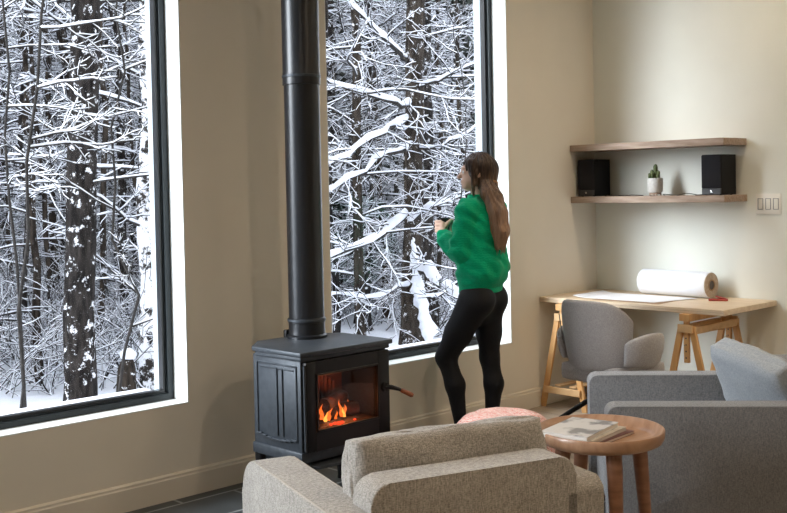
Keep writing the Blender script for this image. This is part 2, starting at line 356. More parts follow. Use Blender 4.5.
# floor in two finishes: slate hearth along the windows, boards elsewhere
HX = 4.62
quadwall('floor', [((XL-.2, YB-.2, -.2), (XE+.2, 2.7, 0)), ((HX, 2.7, -.2), (XE+.2, y1, 0))], M['planks'])
quadwall('floor_slate', [((XL-.2, 2.7, -.2), (HX, y1, 0))], M['slate'])
def baseboard(name, a, b, nrm):
    a = Vector(a); b = Vector(b); n = Vector(nrm); bm = bmesh.new()
    prof = [(0, 0), (.016, 0), (.016, .105), (.012, .112), (.012, .122), (.004, .13), (0, .13)]
    va = [bm.verts.new(a+n*p[0]+Vector((0, 0, p[1]))) for p in prof]; vb = [bm.verts.new(b+n*p[0]+Vector((0, 0, p[1]))) for p in prof]
    bm.faces.new(va); bm.faces.new(vb[::-1])
    for i in range(len(prof)): bm.faces.new((va[i], vb[i], vb[(i+1) % len(prof)], va[(i+1) % len(prof)]))
    return struct(obj(name, bm, M['base']))
baseboard('baseboard_window', (XL, YW, 0), (XE, YW, 0), (0, -1, 0))
baseboard('baseboard_end', (XE, YB, 0), (XE, YW-.02, 0), (-1, 0, 0))

def window(n, W):
    x0, x1, z0, z1 = W
    fr = bpy.data.objects.new('window_%d' % n, None); COL.objects.link(fr); fr.location = (x0, YW, z0); struct(fr)
    w, h = x1-x0, z1-z0
    def ring(name, y_a, y_b, inset, wd, mt):
        bm = bmesh.new(); i = inset
        add_box(bm, (wd, y_b-y_a, h-2*i), (i+wd/2, (y_a+y_b)/2, h/2)); add_box(bm, (wd, y_b-y_a, h-2*i), (w-i-wd/2, (y_a+y_b)/2, h/2))
        add_box(bm, (w-2*i-2*wd, y_b-y_a, wd), (w/2, (y_a+y_b)/2, i+wd/2)); add_box(bm, (w-2*i-2*wd, y_b-y_a, wd), (w/2, (y_a+y_b)/2, h-i-wd/2))
        return obj(name, bm, mt, fr)
    ring('window_reveal', 0.0005, .124, .0005, .006, M['reveal'])
    ring('window_frame', .124, .185, .0, .038, M['frame'])
    ring('glazing_bead', .136, .160, .038, .007, M['frame'])
    ring('glazing_gasket', .142, .18, .045, .013, M['bead'])
    ring('outer_jamb', .185, WT+.015, .004, .035, M['outer'])
    box('window_pane', (.05, .166, .05), (w-.05, .171, h-.05), M['glass'], fr)
    bm = bmesh.new(); add_box(bm, (w+.06, .14, .03), (w/2, WT+.05, -.005)); obj('outer_sill', bm, M['outer'], fr)
    # snow lying on the outer sill
    bm = bmesh.new(); add_box(bm, (w-.08, .12, .03), (w/2, WT+.06, .025), bev=.012); weld(obj('sill_snow', bm, M['snow'], fr))
window(1, W1); window(2, W2); window(3, W3_ADDED)

# recessed ceiling lamps (above the view)
for x, y in [(5.55, 2.9), (5.55, .9), (3.6, 1.6), (3.6, -.9), (1.2, 1.6), (1.2, -.9), (-1.0, .4)]:
    t = thing('ceiling_lamp', 'round recessed warm lamp in the ceiling', 'lamp', (x, y, ZC), 0, 'recessed ceiling lamps')
    lathe('trim_ring', [(.055, -.012), (.075, -.012), (.085, 0), (.055, 0), (.055, -.012)], M['lampring'], t, 32, close=False)
    lathe('bulb', [(.0, -.004), (.055, -.004), (.055, 0), (0, 0)], M['lamp'], t, 32, close=False)
    ld = bpy.data.lights.new('lamp_light', 'SPOT'); ld.energy = 62; ld.color = (1, .80, .58); ld.spot_size = R(150); ld.spot_blend = 1; ld.shadow_soft_size = .06
    lo = bpy.data.objects.new('lamp_light', ld); COL.objects.link(lo); lo.location = (0, 0, -.03); lo.parent = t

# ------------------------------------------------------------------ wood stove
ST = thing('wood_stove', 'black iron wood stove burning between the two windows with tall flue pipe', 'stove', (3.37, 3.98, 0), 0)
def sv(x, y, z): return (x-3.37, y-3.98, z)
# side panel plane x=3.10, front plane y=3.815, body to x=3.655, y=4.20
bx0, bx1, by0, by1, bz0, bz1 = -.268, .285, -.150, .215, .275, .722
bm = bmesh.new()
t = .022
def hollow(bm):
    add_box(bm, (t, by1-by0, bz1-bz0), (bx0+t/2, (by0+by1)/2, (bz0+bz1)/2), bev=.004)
    add_box(bm, (t, by1-by0, bz1-bz0), (bx1-t/2, (by0+by1)/2, (bz0+bz1)/2), bev=.004)
    add_box(bm, (bx1-bx0-2*t, t, bz1-bz0), (0.008, by1-t/2, (bz0+bz1)/2))
    add_box(bm, (bx1-bx0-2*t, by1-by0-t, t), (0.008, (by0+by1-t)/2, bz0+t/2))
    add_box(bm, (bx1-bx0-2*t, by1-by0-t, t), (0.008, (by0+by1-t)/2, bz1-t/2))
hollow(bm)
weld(obj('body', bm, M['stove'], ST))
# cast relief on the side panels
for sx, xx in ((-1, bx0), (1, bx1)):
    bm = bmesh.new()
    pan = [(-.118, .335), (-.09, .322), (-.0, .318), (.11, .330), (.175, .345), (.175, .665), (-.118, .668)]
    add = lambda y0_, y1_, z0_, z1_, th: add_box(bm, (th, y1_-y0_, z1_-z0_), (xx+sx*th/2, (y0_+y1_)/2, (z0_+z1_)/2), bev=.002, seg=1)
    add(-.125, -.117, .33, .69, .006); add(.177, .185, .33, .69, .006)
    add(-.125, .185, .684, .692, .006)
    add(-.020, -.013, .345, .672, .007); add(.022, .029, .345, .672, .007); add(-.10, .16, .664, .671, .005)
    for k in range(8):   # curved lower lip
        ya = -.12+k*.038; za = .338-.018*math.sin(PI*(k+.5)/8); add(ya, ya+.04, za, za+.009, .012)
    obj('side_relief', bm, M['stove'], ST)
# skirt below the body and legs
prism('skirt', [(bx0-.008, by0-.008), (bx1+.008, by0-.008), (bx1+.008, by1+.008), (bx0-.008, by1+.008)], .235, .288, M['stove'], ST, .006)
for x, y in ((bx0+.02, by0+.02), (bx1-.02, by0+.02), (bx0+.02, by1-.02), (bx1-.02, by1-.02)):
    tube('leg', [(x, y, .24), (x, y, .18), (x+(.006 if x > 0 else -.006), y, .02), (x+(.010 if x > 0 else -.01), y, 0)], [.03, .026, .018, .024], M['iron'], ST, 8)
prism('ash_shelf', [(-.20, by0-.05), (.22, by0-.05), (.26, by0+.02), (.26, by1-.04), (-.24, by1-.04), (-.24, by0+.02)], .205, .222, M['stove'], ST, .004)
# top plate: rectangle that narrows to the rear around the flue
tp = [(bx0-.022, by0-.030), (bx1+.022, by0-.030), (bx1+.022, by1-.02), (bx1-.10, by1+.10), (bx0+.10, by1+.10), (bx0-.022, by1-.02)]
prism('top_plate', tp, .738, .762, M['stove'], ST, .006)
tq = [(bx0-.010, by0-.016), (bx1+.010, by0-.016), (bx1+.010, by1-.03), (bx1-.11, by1+.085), (bx0+.11, by1+.085), (bx0-.010, by1-.03)]
prism('top_moulding', tq, .716, .739, M['stove'], ST, .004)
prism('rear_casing', [(bx0+.03, by1-.002), (bx1-.03, by1-.002), (bx1-.12, by1+.075), (bx0+.12, by1+.075)], .29, .716, M['iron'], ST, .004)
box('heat_shield', (-.003, by1+.07, .70), (.15, by1+.095, .80), M['iron'], ST, .005)
# door
DR = bpy.data.objects.new('door', None)
def door():
    y_f = by0-.028; x0, x1, z0, z1 = bx0+.012, bx1-.004, .288, .712
    gx0, gx1, gz0, gz1 = -.198, .205, .378, .652
    bm = bmesh.new()
    add_box(bm, (gx0-x0, .028, z1-z0), ((x0+gx0)/2, y_f+.014, (z0+z1)/2), bev=.004); add_box(bm, (x1-gx1, .028, z1-z0), ((x1+gx1)/2, y_f+.014, (z0+z1)/2), bev=.004)
    add_box(bm, (gx1-gx0+.01, .026, gz0-z0), ((gx0+gx1)/2, y_f+.015, (z0+gz0)/2)); add_box(bm, (gx1-gx0+.01, .026, z1-gz1), ((gx0+gx1)/2, y_f+.015, (z1+gz1)/2))
    d = weld(obj('door', bm, M['iron'], ST))
    bm = bmesh.new(); w = .010
    for (a, b, c, e) in ((gx0, gx0+w, gz0, gz1), (gx1-w, gx1, gz0, gz1), (gx0, gx1, gz0, gz0+w), (gx0, gx1, gz1-w, gz1)):
        add_box(bm, (b-a, .008, e-c), ((a+b)/2, y_f-.002, (c+e)/2), bev=.002, seg=1)
    obj('window_rim', bm, M['iron'], d)
    box('door_glass', (gx0+.002, y_f+.012, gz0+.002), (gx1-.002, y_f+.016, gz1-.002), M['fglass'], d)
    # hinge pins on the left edge
    tube('hinge', [(x0-.008, y_f+.004, .30), (x0-.008, y_f+.004, .70)], .006, M['stove'], d, 8)
    # handle: latch stub and long rod with wooden grip
    tube('handle', [(x1-.035, y_f-.004, .53), (x1-.02, y_f-.035, .528), (x1+.005, y_f-.06, .518), (x1+.02, y_f-.072, .509)], [.012, .012, .009, .008], M['iron'], d, 10)
    tube('grip', [(x1+.012, y_f-.066, .5135), (x1+.017, y_f-.07, .511), (x1+.052, y_f-.102, .487), (x1+.058, y_f-.107, .484)], [.009, .0115, .0125, .008], M['grip'], d, 12)
    bm = bmesh.new(); bmesh.ops.create_cone(bm, cap_ends=True, segments=20, radius1=.026, radius2=.022, depth=.014, matrix=Matrix.Translation((x1-.035, y_f-.006, .53)) @ Matrix.Rotation(PI/2, 4, 'X')); weld(obj('latch', bm, M['iron'], d))
door()
# firebox lining, arched ribbed back brick, logs, embers, flames
box('lining', (bx0+t+.002, by1-t-.03, bz0+t+.002), (bx1-t-.002, by1-t-.002, bz1-t-.004), M['firebrick'], ST)
V = []; F = []
nseg = 16
for i in range(7):   # a ribbed arch standing at the rear
    r_o = .118; cx = -.085+0
    pass
bm = bmesh.new()
for k in range(9):
    xk = -.062+k*.026; hh = .14+.10*math.sqrt(max(0, 1-((k-4)/4.8)**2))
    add_box(bm, (.022, .03, hh), (xk+.02, by1-.085, .36+hh/2-.02), bev=.006)
weld(obj('back_brick', bm, M['firebrick'], ST))
box('ash_bed', (bx0+t+.004, by0+.01, bz0+t), (bx1-t-.004, by1-t-.03, .368), M['ash'], ST, .01)
LG = [((-.19, -.03, .40), (.15, .05, .395), .038), ((-.10, .10, .40), (.22, .0, .405), .036), ((-.02, -.02, .455), (.20, .09, .455), .034)]
rnd = random.Random(3)
for a, b, r in LG:
    a = Vector(a); b = Vector(b); pts = [a.lerp(b, i/6)+Vector((0, rnd.uniform(-.004, .004), rnd.uniform(-.003, .003))) for i in range(7)]
    tube('log', pts, [r*rnd.uniform(.88, 1.06) for _ in pts], M['log'], ST, 12)
def flame(nm_, x, y, z, h, w, mt, lean=.01, seed=0):
    pts = []; rr = []
    for i in range(9):
        u = i/8; pts.append((x+math.sin(u*6+seed)*w*.75*u+lean*u, y+math.cos(u*4+seed)*w*.2*u, z+h*u)); rr.append(max(.0010, .78*w*(math.sin(PI*min(1, .28+u*.72)))**1.1*(1-u*.45)*(1+.18*math.sin(u*9+seed*2))))
    return tube(nm_, pts, rr, mt, ST, 10)
flame('flame', -.055, -.045, .395, .075, .017, M['flame'], .0, 1); flame('flame', -.025, -.055, .388, .055, .020, M['flame'], .02, 2)
flame('flame', -.045, -.06, .385, .045, .013, M['flame_core'], .01, 3); flame('flame', .075, -.045, .39, .085, .015, M['flame'], -.014, 0)
flame('flame', .083, -.055, .388, .05, .011, M['flame_core'], -.01, 1); flame('flame', .105, -.03, .395, .05, .011, M['flame'], .01, 5)
flame('flame', .03, -.05, .385, .04, .010, M['flame'], .01, 4)
flame('flame', .165, .02, .41, .04, .010, M['flame'], .01, 4)
for x, y, r_ in ((.015, -.095, .014), (.035, -.09, .011), (.0, -.08, .010), (.12, -.09, .007), (-.03, -.085, .009)):
    bm = bmesh.new(); bmesh.ops.create_icosphere(bm, subdivisions=2, radius=r_, matrix=Matrix.Translation((x, y, .374)) @ Matrix.Diagonal((1.3, 1, .7, 1))); obj('ember', bm, M['ember'], ST, True)
pl = bpy.data.lights.new('fire_light', 'POINT'); pl.energy = 2.6; pl.color = (1, .30, .09); pl.shadow_soft_size = .04
po = bpy.data.objects.new('fire_light', pl); COL.objects.link(po); po.location = (.03, -.10, .47); po.parent = ST
# flue
FX, FY = .078, .215
fl = lathe('flue_pipe', [(.093, .760), (.093, .84), (.096, .842), (.096, .862), (.091, .866), (.091, 2.05), (.097, 2.052), (.097, 2.11), (.0955, 2.115), (.0955, ZC)], M['pipe'], ST, 56, (FX, FY, 0))
lathe('pipe_collar', [(.0935, .762), (.104, .762), (.104, .775), (.0945, .782), (.0935, .80)], M['pipe'], fl, 56, (FX, FY, 0), close=False)
lathe('pipe_band', [(.0965, .846), (.0985, .848), (.0985, .858), (.0965, .860)], M['stove'], fl, 56, (FX, FY, 0), close=False)
lathe('pipe_band', [(.0972, 2.088), (.0995, 2.09), (.0995, 2.10), (.0972, 2.102)], M['stove'], fl, 56, (FX, FY, 0), close=False)

# ------------------------------------------------------------------ armchairs
def arm_poly(L, h, r, drop=0):
    """side outline of an arm, forward is +, rounded front top corner"""
    p = [(-L/2, .09), (L/2-.01, .09), (L/2, .11)]
    for k in range(9):
        a = k/8*PI/2; p.append((L/2-r+r*math.cos(a), h-r+r*math.sin(a)))
    p += [(-L/2+.03, h-drop), (-L/2, h-drop-.03)]
    return p
def armchair(label, loc, heading, mt, pm, W, L, armw, armh, backw, backh, backt, r, seat_h=.42, group=None):
    t = thing('armchair', label, 'armchair', loc, heading)
    softbox('base', (-W/2+.03, -L/2+.02, .10), (W/2-.03, L/2-.03, .27), mt, t, .02)
    for s in (-1, 1):
        x0, x1 = (W/2-armw, W/2) if s > 0 else (-W/2, -W/2+armw)
        o = prism('arm', arm_poly(L, armh, r), x0, x1, mt, t, .028, 'x', 4)
        # piping seam around the outer and inner face
        for xx in (x0, x1):
            P = [(xx, p[0]*.985, p[1]-.008) for p in arm_poly(L, armh, r)[2:-1]]
            P = [Vector(p) for p in P]
            sgn = 1 if xx == x1 else -1
            P = [p+Vector((-sgn*.008, 0, .005)) for p in P]
            tube('piping', P, .0038, pm, o, 6)
    bw = backw/2
    o = prism('back', [(-bw, .12), (bw, .12)]+[(bw-.06+.06*math.cos(k/6*PI/2), backh-.06+.06*math.sin(k/6*PI/2)) for k in range(7)]+[(-bw+.06-.06*math.sin(k/6*PI/2), backh-.06+.06*math.cos(k/6*PI/2)) for k in range(7)], -L/2, -L/2+backt, mt, t, .022, 'y', 4)
    P = [Vector((x, -L/2+.006, z)) for x, z in [(-bw+.006, .14), (-bw+.006, backh-.07)]+[(-bw+.066-.06*math.cos(k/6*PI/2), backh-.066+.06*math.sin(k/6*PI/2)) for k in range(7)]+[(bw-.066+.06*math.sin(k/6*PI/2), backh-.066+.06*math.cos(k/6*PI/2)) for k in range(7)]+[(bw-.006, .14)]]
    tube('piping', P, .0042, pm, o, 6)
    iw = W-2*armw
    c = cushion('seat_cushion', (iw-.012, .15, L-backt-.02), mt, t, (0, backt/2, seat_h-.075), (PI/2, 0, 0), .12, 3, .004)
    for x in (-W/2+.07, W/2-.07):
        for y in (-L/2+.08, L/2-.08):
            tube('foot', [(x, y, .11), (x, y, 0)], [.022, .014], M['walnut'], t, 12)
    return t
# beige chair in the foreground seen from behind
hd = 18.5
fw = Vector((math.sin(R(hd)), math.cos(R(hd)), 0)); rt = Vector((fw.y, -fw.x, 0))
L1 = .86
c0 = Vector((2.345, 2.055, 0))+fw*(L1/2)-rt*.012
A1 = armchair('beige tweed armchair with its back to us in the foreground', c0, hd, M['beige'], M['pipingb'], .915, L1, .150, .60, .70, .682, .13, .13)
cushion('back_cushion', (.70, .16, .40), M['beige'], A1, (.02, -L1/2+.215, .565), (-.12, 0, 0), .38, 7, .012)
cp = cushion('piping_welt', (.01, .01, .01), M['pipingb'], A1, (0, 0, .3)) if False else None
# grey chair on the right seen from its side
hd2 = -41; fw2 = Vector((math.sin(R(hd2)), math.cos(R(hd2)), 0))
A2 = armchair('blue-grey armchair seen side-on behind the round wooden table', Vector((3.955, 2.775, 0))-fw2*.49, hd2, M['grey'], M['pipingg'], .84, .98, .12, .60, .66, .70, .15, .04)
cushion('back_cushion', (.52, .17, .39), M['greyc'], A2, (-.01, -.238, .585), (-.42, -.10, .36), .45, 11, .007)

# ------------------------------------------------------------------ round side table and magazines
T = thing('side_table', 'round wooden side table with raised rim between the two armchairs', 'table', (3.297, 2.297, 0))
prof = [(0, .545), (.165, .545), (.205, .549), (.226, .558), (.234, .572), (.2365, .600), (.234, .6045), (.229, .6045), (.224, .598), (.212, .578), (.198, .569), (.19, .568), (0, .568)]
lathe('table_top', prof, M['bowl'], T, 72, ang=50, close=False)
for a in (-84, 17, 106, 200):
    # angle measured in the camera-facing frame of the table: 0 = to the right of the view
    l, d_ = math.cos(R(a)), math.sin(R(a))
    dx = Vector((.716*l+.697*d_, -.698*l+.716*d_, 0))
    tube('leg', [dx*.155+Vector((0, 0, .55)), dx*.165+Vector((0, 0, .50)), dx*.205+Vector((0, 0, .0))], [.030, .029, .018], M['walnut'], T, 16)
def magazine(name, label, w, h, th, cover, loc, heading):
    t = thing(name, label, 'magazine', loc, heading, None)
    box('pages', (-w/2+.003, -h/2+.002, .001), (w/2-.002, h/2-.002, th-.001), M['white_page'], t)
    bm = bmesh.new(); add_box(bm, (w, h, .0012), (0, 0, .0006)); add_box(bm, (w, h, .0012), (0, 0, th-.0006)); add_box(bm, (.0015, h, th), (-w/2+.0007, 0, th/2)); obj('cover', bm, cover, t)
    return t
tz = .5685
mc = Vector((3.262, 2.300, 0))
magazine('magazine', 'dark maroon magazine at the bottom of the stack on the round table', .185, .27, .011, M['cover_c'], Vector((3.285, 2.315, tz)), 86)
magazine('magazine', 'cream magazine in the middle of the stack on the round table', .185, .275, .013, M['cover_b'], Vector((3.262, 2.330, tz+.0115)), 82)
magazine('magazine', 'thick pale grey magazine on top of the stack on the round table', .19, .285, .018, M['cover_a'], Vector((3.232, 2.345, tz+.025)), 79)

# ------------------------------------------------------------------ pouf
P = thing('pouf', 'round coral and white woven pouf behind the beige armchair', 'pouf', (3.945, 3.31, 0))
bm = bmesh.new(); bmesh.ops.create_uvsphere(bm, u_segments=72, v_segments=36, radius=1)
for v in bm.verts:
    x, y, z = v.co; a = math.atan2(y, x)
    rr = math.sqrt(x*x+y*y); r2 = min(1, rr)**.55
    zz = math.copysign(abs(z)**.75, z)
    w = 1+.018*math.sin(a*16+z*4)+.02*mnoise.noise(Vector((x*3, y*3, z*3)))
    s = r2/max(rr, 1e-5) if rr > 1e-5 else 0
    v.co = Vector((x*s*.27*w, y*s*.27*w, .208+zz*.207*(1-.12*r2**6)+.010*mnoise.noise(Vector((x*4, y*4, 3)))))
mn = min(v.co.z for v in bm.verts)
for v in bm.verts: v.co.z -= mn
obj('cover', bm, M['pouf'], P, True)
tube('seam_cord', [(math.cos(a)*.262, math.sin(a)*.262, .32) for a in [i*PI/24 for i in range(49)]], .004, M['pouf'], P, 6)

# ------------------------------------------------------------------ desk, trestles
DZ = .75
D_ = thing('desk', 'pale wooden desk board lying across two trestles against the end wall', 'desk', (6.10, 3.81, DZ-.035))
D_.empty_display_size = .05
box('board', (-.335, -.685, .0), (.345, .69, .035), M['desk'], D_, .003, 1)
tube('edge_band', [(-.3355, -.68, .0175), (-.3355, .68, .0175)], .001, M['shelf'], D_, 4)
def trestle(label, y):
    t = thing('trestle', label, 'trestle', (6.03, y, 0), 0, None)
    zt = DZ-.036
    for x in (-.27, .25):
        for s in (-1, 1):
            bar('leg', (x, s*.175, 0), (x, s*.035, zt-.075), .040, .022, M['pine'], t, Vector((1, 0, 0)), .002)
        bar('center_post', (x, 0, zt-.30), (x, 0, zt-.04), .034, .022, M['pine'], t, Vector((1, 0, 0)), .002)
        for k in range(5):
            bm = bmesh.new(); bmesh.ops.create_cone(bm, cap_ends=True, segments=10, radius1=.005, radius2=.005, depth=.026, matrix=Matrix.Translation((x, 0, zt-.27+k*.04)) @ Matrix.Rotation(PI/2, 4, 'Y')); obj('peg_hole_shade', bm, M['dark'], t)  # solid dark plugs, the shade inside each hole put into their colour
        bar('low_rail', (x+(-.02 if x < 0 else .02), -.150, .125), (x+(-.02 if x < 0 else .02), .150, .125), .016, .045, M['pinebar'], t)
        bar('cross_block', (x+(-.018 if x < 0 else .018), -.05, zt-.09), (x+(-.018 if x < 0 else .018), .05, zt-.09), .016, .05, M['pinebar'], t)
        tube('peg', [(x-.03, 0, zt-.19), (x+.03, 0, zt-.19)], .004, M['chrome'], t, 8)
    bar('top_beam', (-.30, 0, zt-.022), (.29, 0, zt-.022), .07, .044, M['pine'], t, Vector((0, 0, 1)), .002)
    bar('long_rail', (-.27, -.052, zt-.10), (.27, -.052, zt-.10), .02, .045, M['pinebar'], t)
    bar('long_rail', (-.27, .052, zt-.10), (.27, .052, zt-.10), .02, .045, M['pinebar'], t)
    for yy in (-.06, .06): bar('shelf_slat', (-.255, yy, .15), (.255, yy, .15), .05, .012, M['pinebar'], t)
    return t
trestle('pine trestle under the left end of the desk, beside the window wall', 4.305)
trestle('pine trestle under the right end of the desk, behind the grey armchair', 3.37)

# paper roll
RL = thing('paper_roll', 'big white roll of paper with brown card core on the desk', 'paper roll', (6.33, 3.775, DZ), 3)
rr = .086
V, F = tube_vf([(0, y, rr+.001) for y in (-.262, -.260, .260, .262)], [rr-.002, rr, rr, rr-.002], 56)
weld(pyobj('paper', V, F, M['paper'], RL))
def ring_disc(name, r0, r1, y_, y2, mt, par):
    V = []; F = []; n = 48
    for (r, yy) in ((r0, y_), (r1, y_), (r1, y2), (r0, y2)):
        for k in range(n): a = 2*PI*k/n; V.append((r*math.cos(a), yy, rr+.001+r*math.sin(a)))
    for i in range(4):
        for k in range(n): F.append((i*n+k, i*n+(k+1) % n, ((i+1) % 4)*n+(k+1) % n, ((i+1) % 4)*n+k))
    return weld(pyobj(name, V, F, mt, par))
ring_disc('card_core', .036, .082, -.266, -.257, M['core'], RL)
ring_disc('core_tube', .030, .038, -.269, -.255, M['kraft'], RL)
V, F = tube_vf([(0, -.2635, rr+.001), (0, -.2645, rr+.001)], .031, 32); pyobj('core_hole_shade', V, F, M['dark'], RL)  # flat dark disc, coloured as the shade inside the core
# unrolled sheet, curling up at its left end, on a kraft board
def sheet(name, label, mt, pts, z, curl, cat):
    # pts: four desk-plane corners
    V = []; F = []; n = 20; a, b, c, d_ = [Vector((*p, 0)) for p in pts]
    for i in range(n+1):
        for j in range(n+1):
            u, v = i/n, j/n; p = a.lerp(b, u).lerp(d_.lerp(c, u), v); p.z = z+curl*max(0, 1-v*7)**2
            V.append(tuple(p))
    for i in range(n):
        for j in range(n): q = i*(n+1)+j; F.append((q, q+1, q+n+2, q+n+1))
    o = pyobj(name, V, F, mt, None, True); md = o.modifiers.new('t', 'SOLIDIFY'); md.thickness = .0012; md.offset = 1; return tag(o, label, cat)
sheet('drawing_board', 'thin brown card sheet under the white paper on the desk', M['kraft'], [(5.81, 4.10), (6.19, 4.12), (6.21, 3.62), (5.82, 3.60)], DZ+.001, 0, 'card')
sheet('paper_sheet', 'flat white paper sheet spread on the desk in front of the roll', M['paper'], [(5.85, 4.28), (6.23, 4.30), (6.235, 3.56), (5.86, 3.66)], DZ+.004, .012, 'paper')
# small dark red folded pouch
KP = thing('pouch', 'small dark red folded leather pouch near the right end of the desk', 'pouch', (6.21, 3.405, DZ), 60)
bm = bmesh.new(); add_box(bm, (.12, .05, .012), (0, 0, .007), bev=.004); weld(obj('body', bm, M['red'], KP))
bm = bmesh.new(); add_box(bm, (.07, .035, .010), (.02, .012, .018), Matrix.Rotation(.3, 3, 'Y') @ Matrix.Rotation(.4, 3, 'Z'), bev=.003); weld(obj('flap', bm, M['red'], KP))

# ------------------------------------------------------------------ desk chair
def tub_chair():
    base = at(609, 330, 6.12); t = thing('desk_chair', 'grey upholstered tub chair with curved back at the desk', 'chair', (base.x, base.y, 0), 95)
    # shell: wraps round the back, arms lower and separate, local +y is forward
    def shell(name, a0, a1, hfun, zb, rx, ry, th, seed, n=30, m_=14, flare=.04):
        V = []; F = []
        for side in (0, 1):
            for i in range(n+1):
                a = a0+(a1-a0)*i/n; top = hfun(i/n)
                for j in range(m_+1):
                    u = j/m_; z = zb(i/n)+(top-zb(i/n))*u
                    bul = th/2*(math.sin(PI*min(1, max(0, u*.96+.02)))**.35)*(math.sin(PI*min(1, max(0, i/n*.97+.015)))**.3)
                    rad = (1 if side == 0 else -1)*bul
                    fl_ = flare*u
                    x = math.cos(a)*(rx+fl_+rad); y = math.sin(a)*(ry+fl_+rad)
                    V.append((x, y, z))
        k = (n+1)*(m_+1)
        for s in (0, 1):
            for i in range(n):
                for j in range(m_): q = s*k+i*(m_+1)+j; F.append((q, q+1, q+m_+2, q+m_+1) if s == 0 else (q, q+m_+1, q+m_+2, q+1))
        for i in range(n):
            q = i*(m_+1); F.append((q, q+m_+1, q+m_+1+k, q+k)); q += m_; F.append((q, q+k, q+m_+1+k, q+m_+1))
        for j in range(m_):
            q = j; F.append((q, q+k, q+k+1, q+1)); q = n*(m_+1)+j; F.append((q, q+1, q+k+1, q+k))
        bm = bmesh.new(); vs = [bm.verts.new(v) for v in V]
        for f in F: bm.faces.new([vs[i] for i in f])
        bmesh.ops.remove_doubles(bm, verts=bm.verts, dist=.0005)
        o = obj(name, bm, M['taupe'], t, True); md = o.modifiers.new('s', 'SUBSURF'); md.levels = 1; md.render_levels = 1
        return o
    hb = lambda u: .865-.12*(abs(u-.5)*2)**3.5
    s = shell('backrest', R(-158), R(-22), hb, lambda u: .455+.03*abs(u-.5), .225, .20, .06, 1, flare=.045)
    for sg in (-1, 1):
        c = -90+sg*90
        shell('armrest', R(c-38), R(c+42) if sg > 0 else R(c+38), lambda u: .625+.055*math.sin(PI*u)**.6, lambda u: .50-.02*math.sin(PI*u), .275, .235, .07, 2+sg, n=18, flare=.03)
    cushion('seat', (.44, .12, .44), M['taupe'], t, (0, .03, .435), (PI/2, 0, 0), .25, 5, .004)
    # seam on the back
    for a in (-146,):
        P = [((math.cos(R(a))*(.2575+.045*u)), math.sin(R(a))*(.2325+.045*u), .47+(.33)*u) for u in [i/8 for i in range(1, 8)]]
        tube('seam', P, .003, M['dark'], s, 6)
    lathe('base_plate', [(0, .345), (.12, .345), (.13, .372), (0, .372)], M['iron'], t, 24, close=False)
    tube('base_column', [(0, 0, .20), (0, 0, .35)], .028, M['iron'], t, 16)
    for k in range(4):
        a = R(64-45+90*k+10); c, s_ = math.cos(a), math.sin(a)
        tube('base_leg', [(c*.02, s_*.02, .28), (c*.14, s_*.14, .245), (c*.33, s_*.33, .115), (c*.43, s_*.43, .012)], [.018, .016, .013, .011], M['iron'], t, 10)
tub_chair()

# ------------------------------------------------------------------ shelves with speakers, cactus
def shelf(label, z0, z1):
    t = thing('wall_shelf', label, 'shelf', (6.30, 3.9, z0), 0)
    box('board', (-.152, -.58, 0), (.149, .603, z1-z0), M['shelf'], t, .002, 1)
    box('edge_strip', (-.1535, -.58, .001), (-.1522, .603, z1-z0-.001), M['shelf'], t)
    return t
shelf('upper of the two thick wooden wall shelves, bare on top', 1.748, 1.793)
shelf('lower of the two thick wooden wall shelves, carrying the speakers and cactus', 1.384, 1.428)
def speaker(label, y, w=.138, h=.262, dp=.20):
    t = thing('speaker', label, 'speaker', (6.20+dp/2, y, 1.428), 90)
    # local +y faces the wall, so the front is at -y
    box('cabinet', (-w/2, -dp/2+.012, 0.003), (w/2, dp/2, h), M['speaker'], t, .002, 1)
    box('grille', (-w/2+.002, -dp/2, .048), (w/2-.002, -dp/2+.012, h-.004), M['grille'], t, .003, 2)
    b = box('control_panel', (-w/2+.002, -dp/2+.002, .005), (w/2-.002, -dp/2+.012, .046), M['badge'], t, .002, 1)
    bm = bmesh.new()
    for a in (0, 60, 120): add_box(bm, (.003, .002, .015), (0, -dp/2+.0015, .026), Matrix.Rotation(R(a), 3, 'Y'))
    obj('emblem', bm, M['chrome'], b)
    for x in (-w/2+.02, w/2-.02):
        for y_ in (-dp/2+.03, dp/2-.03): tube('foot', [(x, y_, 0), (x, y_, .005)], .007, M['cable'], t, 8)
speaker('black box speaker at the left end of the lower wall shelf', 4.41)
speaker('black box speaker at the right end of the lower wall shelf', 3.44)
C = thing('potted_cactus', 'small cactus in a grey ceramic pot on the lower wall shelf', 'cactus', (6.29, 3.905, 1.428))
lathe('pot', [(0, .022), (.046, .022), (.051, .030), (.052, .118), (.048, .120), (.046, .112), (0, .110)], M['pot'], C, 40, close=False)
lathe('soil', [(0, .108), (.0465, .108), (.0465, .112), (0, .115)], M['soil'], C, 24, close=False)
lathe('stand', [(0, .008), (.040, .008), (.040, .021), (0, .021)], M['shelf'], C, 24, close=False)
for a in (45, 135, 225, 315): tube('stand_leg', [(math.cos(R(a))*.034, math.sin(R(a))*.034, .02), (math.cos(R(a))*.038, math.sin(R(a))*.038, 0)], .006, M['shelf'], C, 8)
def cact(x, y, h, r, seed):
    n = 24; V = []; F = []; m_ = 14
    for i in range(m_+1):
        u = i/m_; z = h*u; rad = r*(1 if u < .75 else math.sqrt(max(0, 1-((u-.75)/.25)**2))) * (1-.15*(1-u)); rad = max(rad, .0004)
        for k in range(n):
            a = 2*PI*k/n; q = rad*(1+.13*math.cos(a*8)); V.append((x+q*math.cos(a), y+q*math.sin(a), .111+z))
    for i in range(m_):
        for k in range(n): F.append((i*n+k, i*n+(k+1) % n, (i+1)*n+(k+1) % n, (i+1)*n+k))
    F.append(tuple(range(m_*n, m_*n+n)))
    pyobj('cactus_stem', V, F, M['cactus'], C, True)
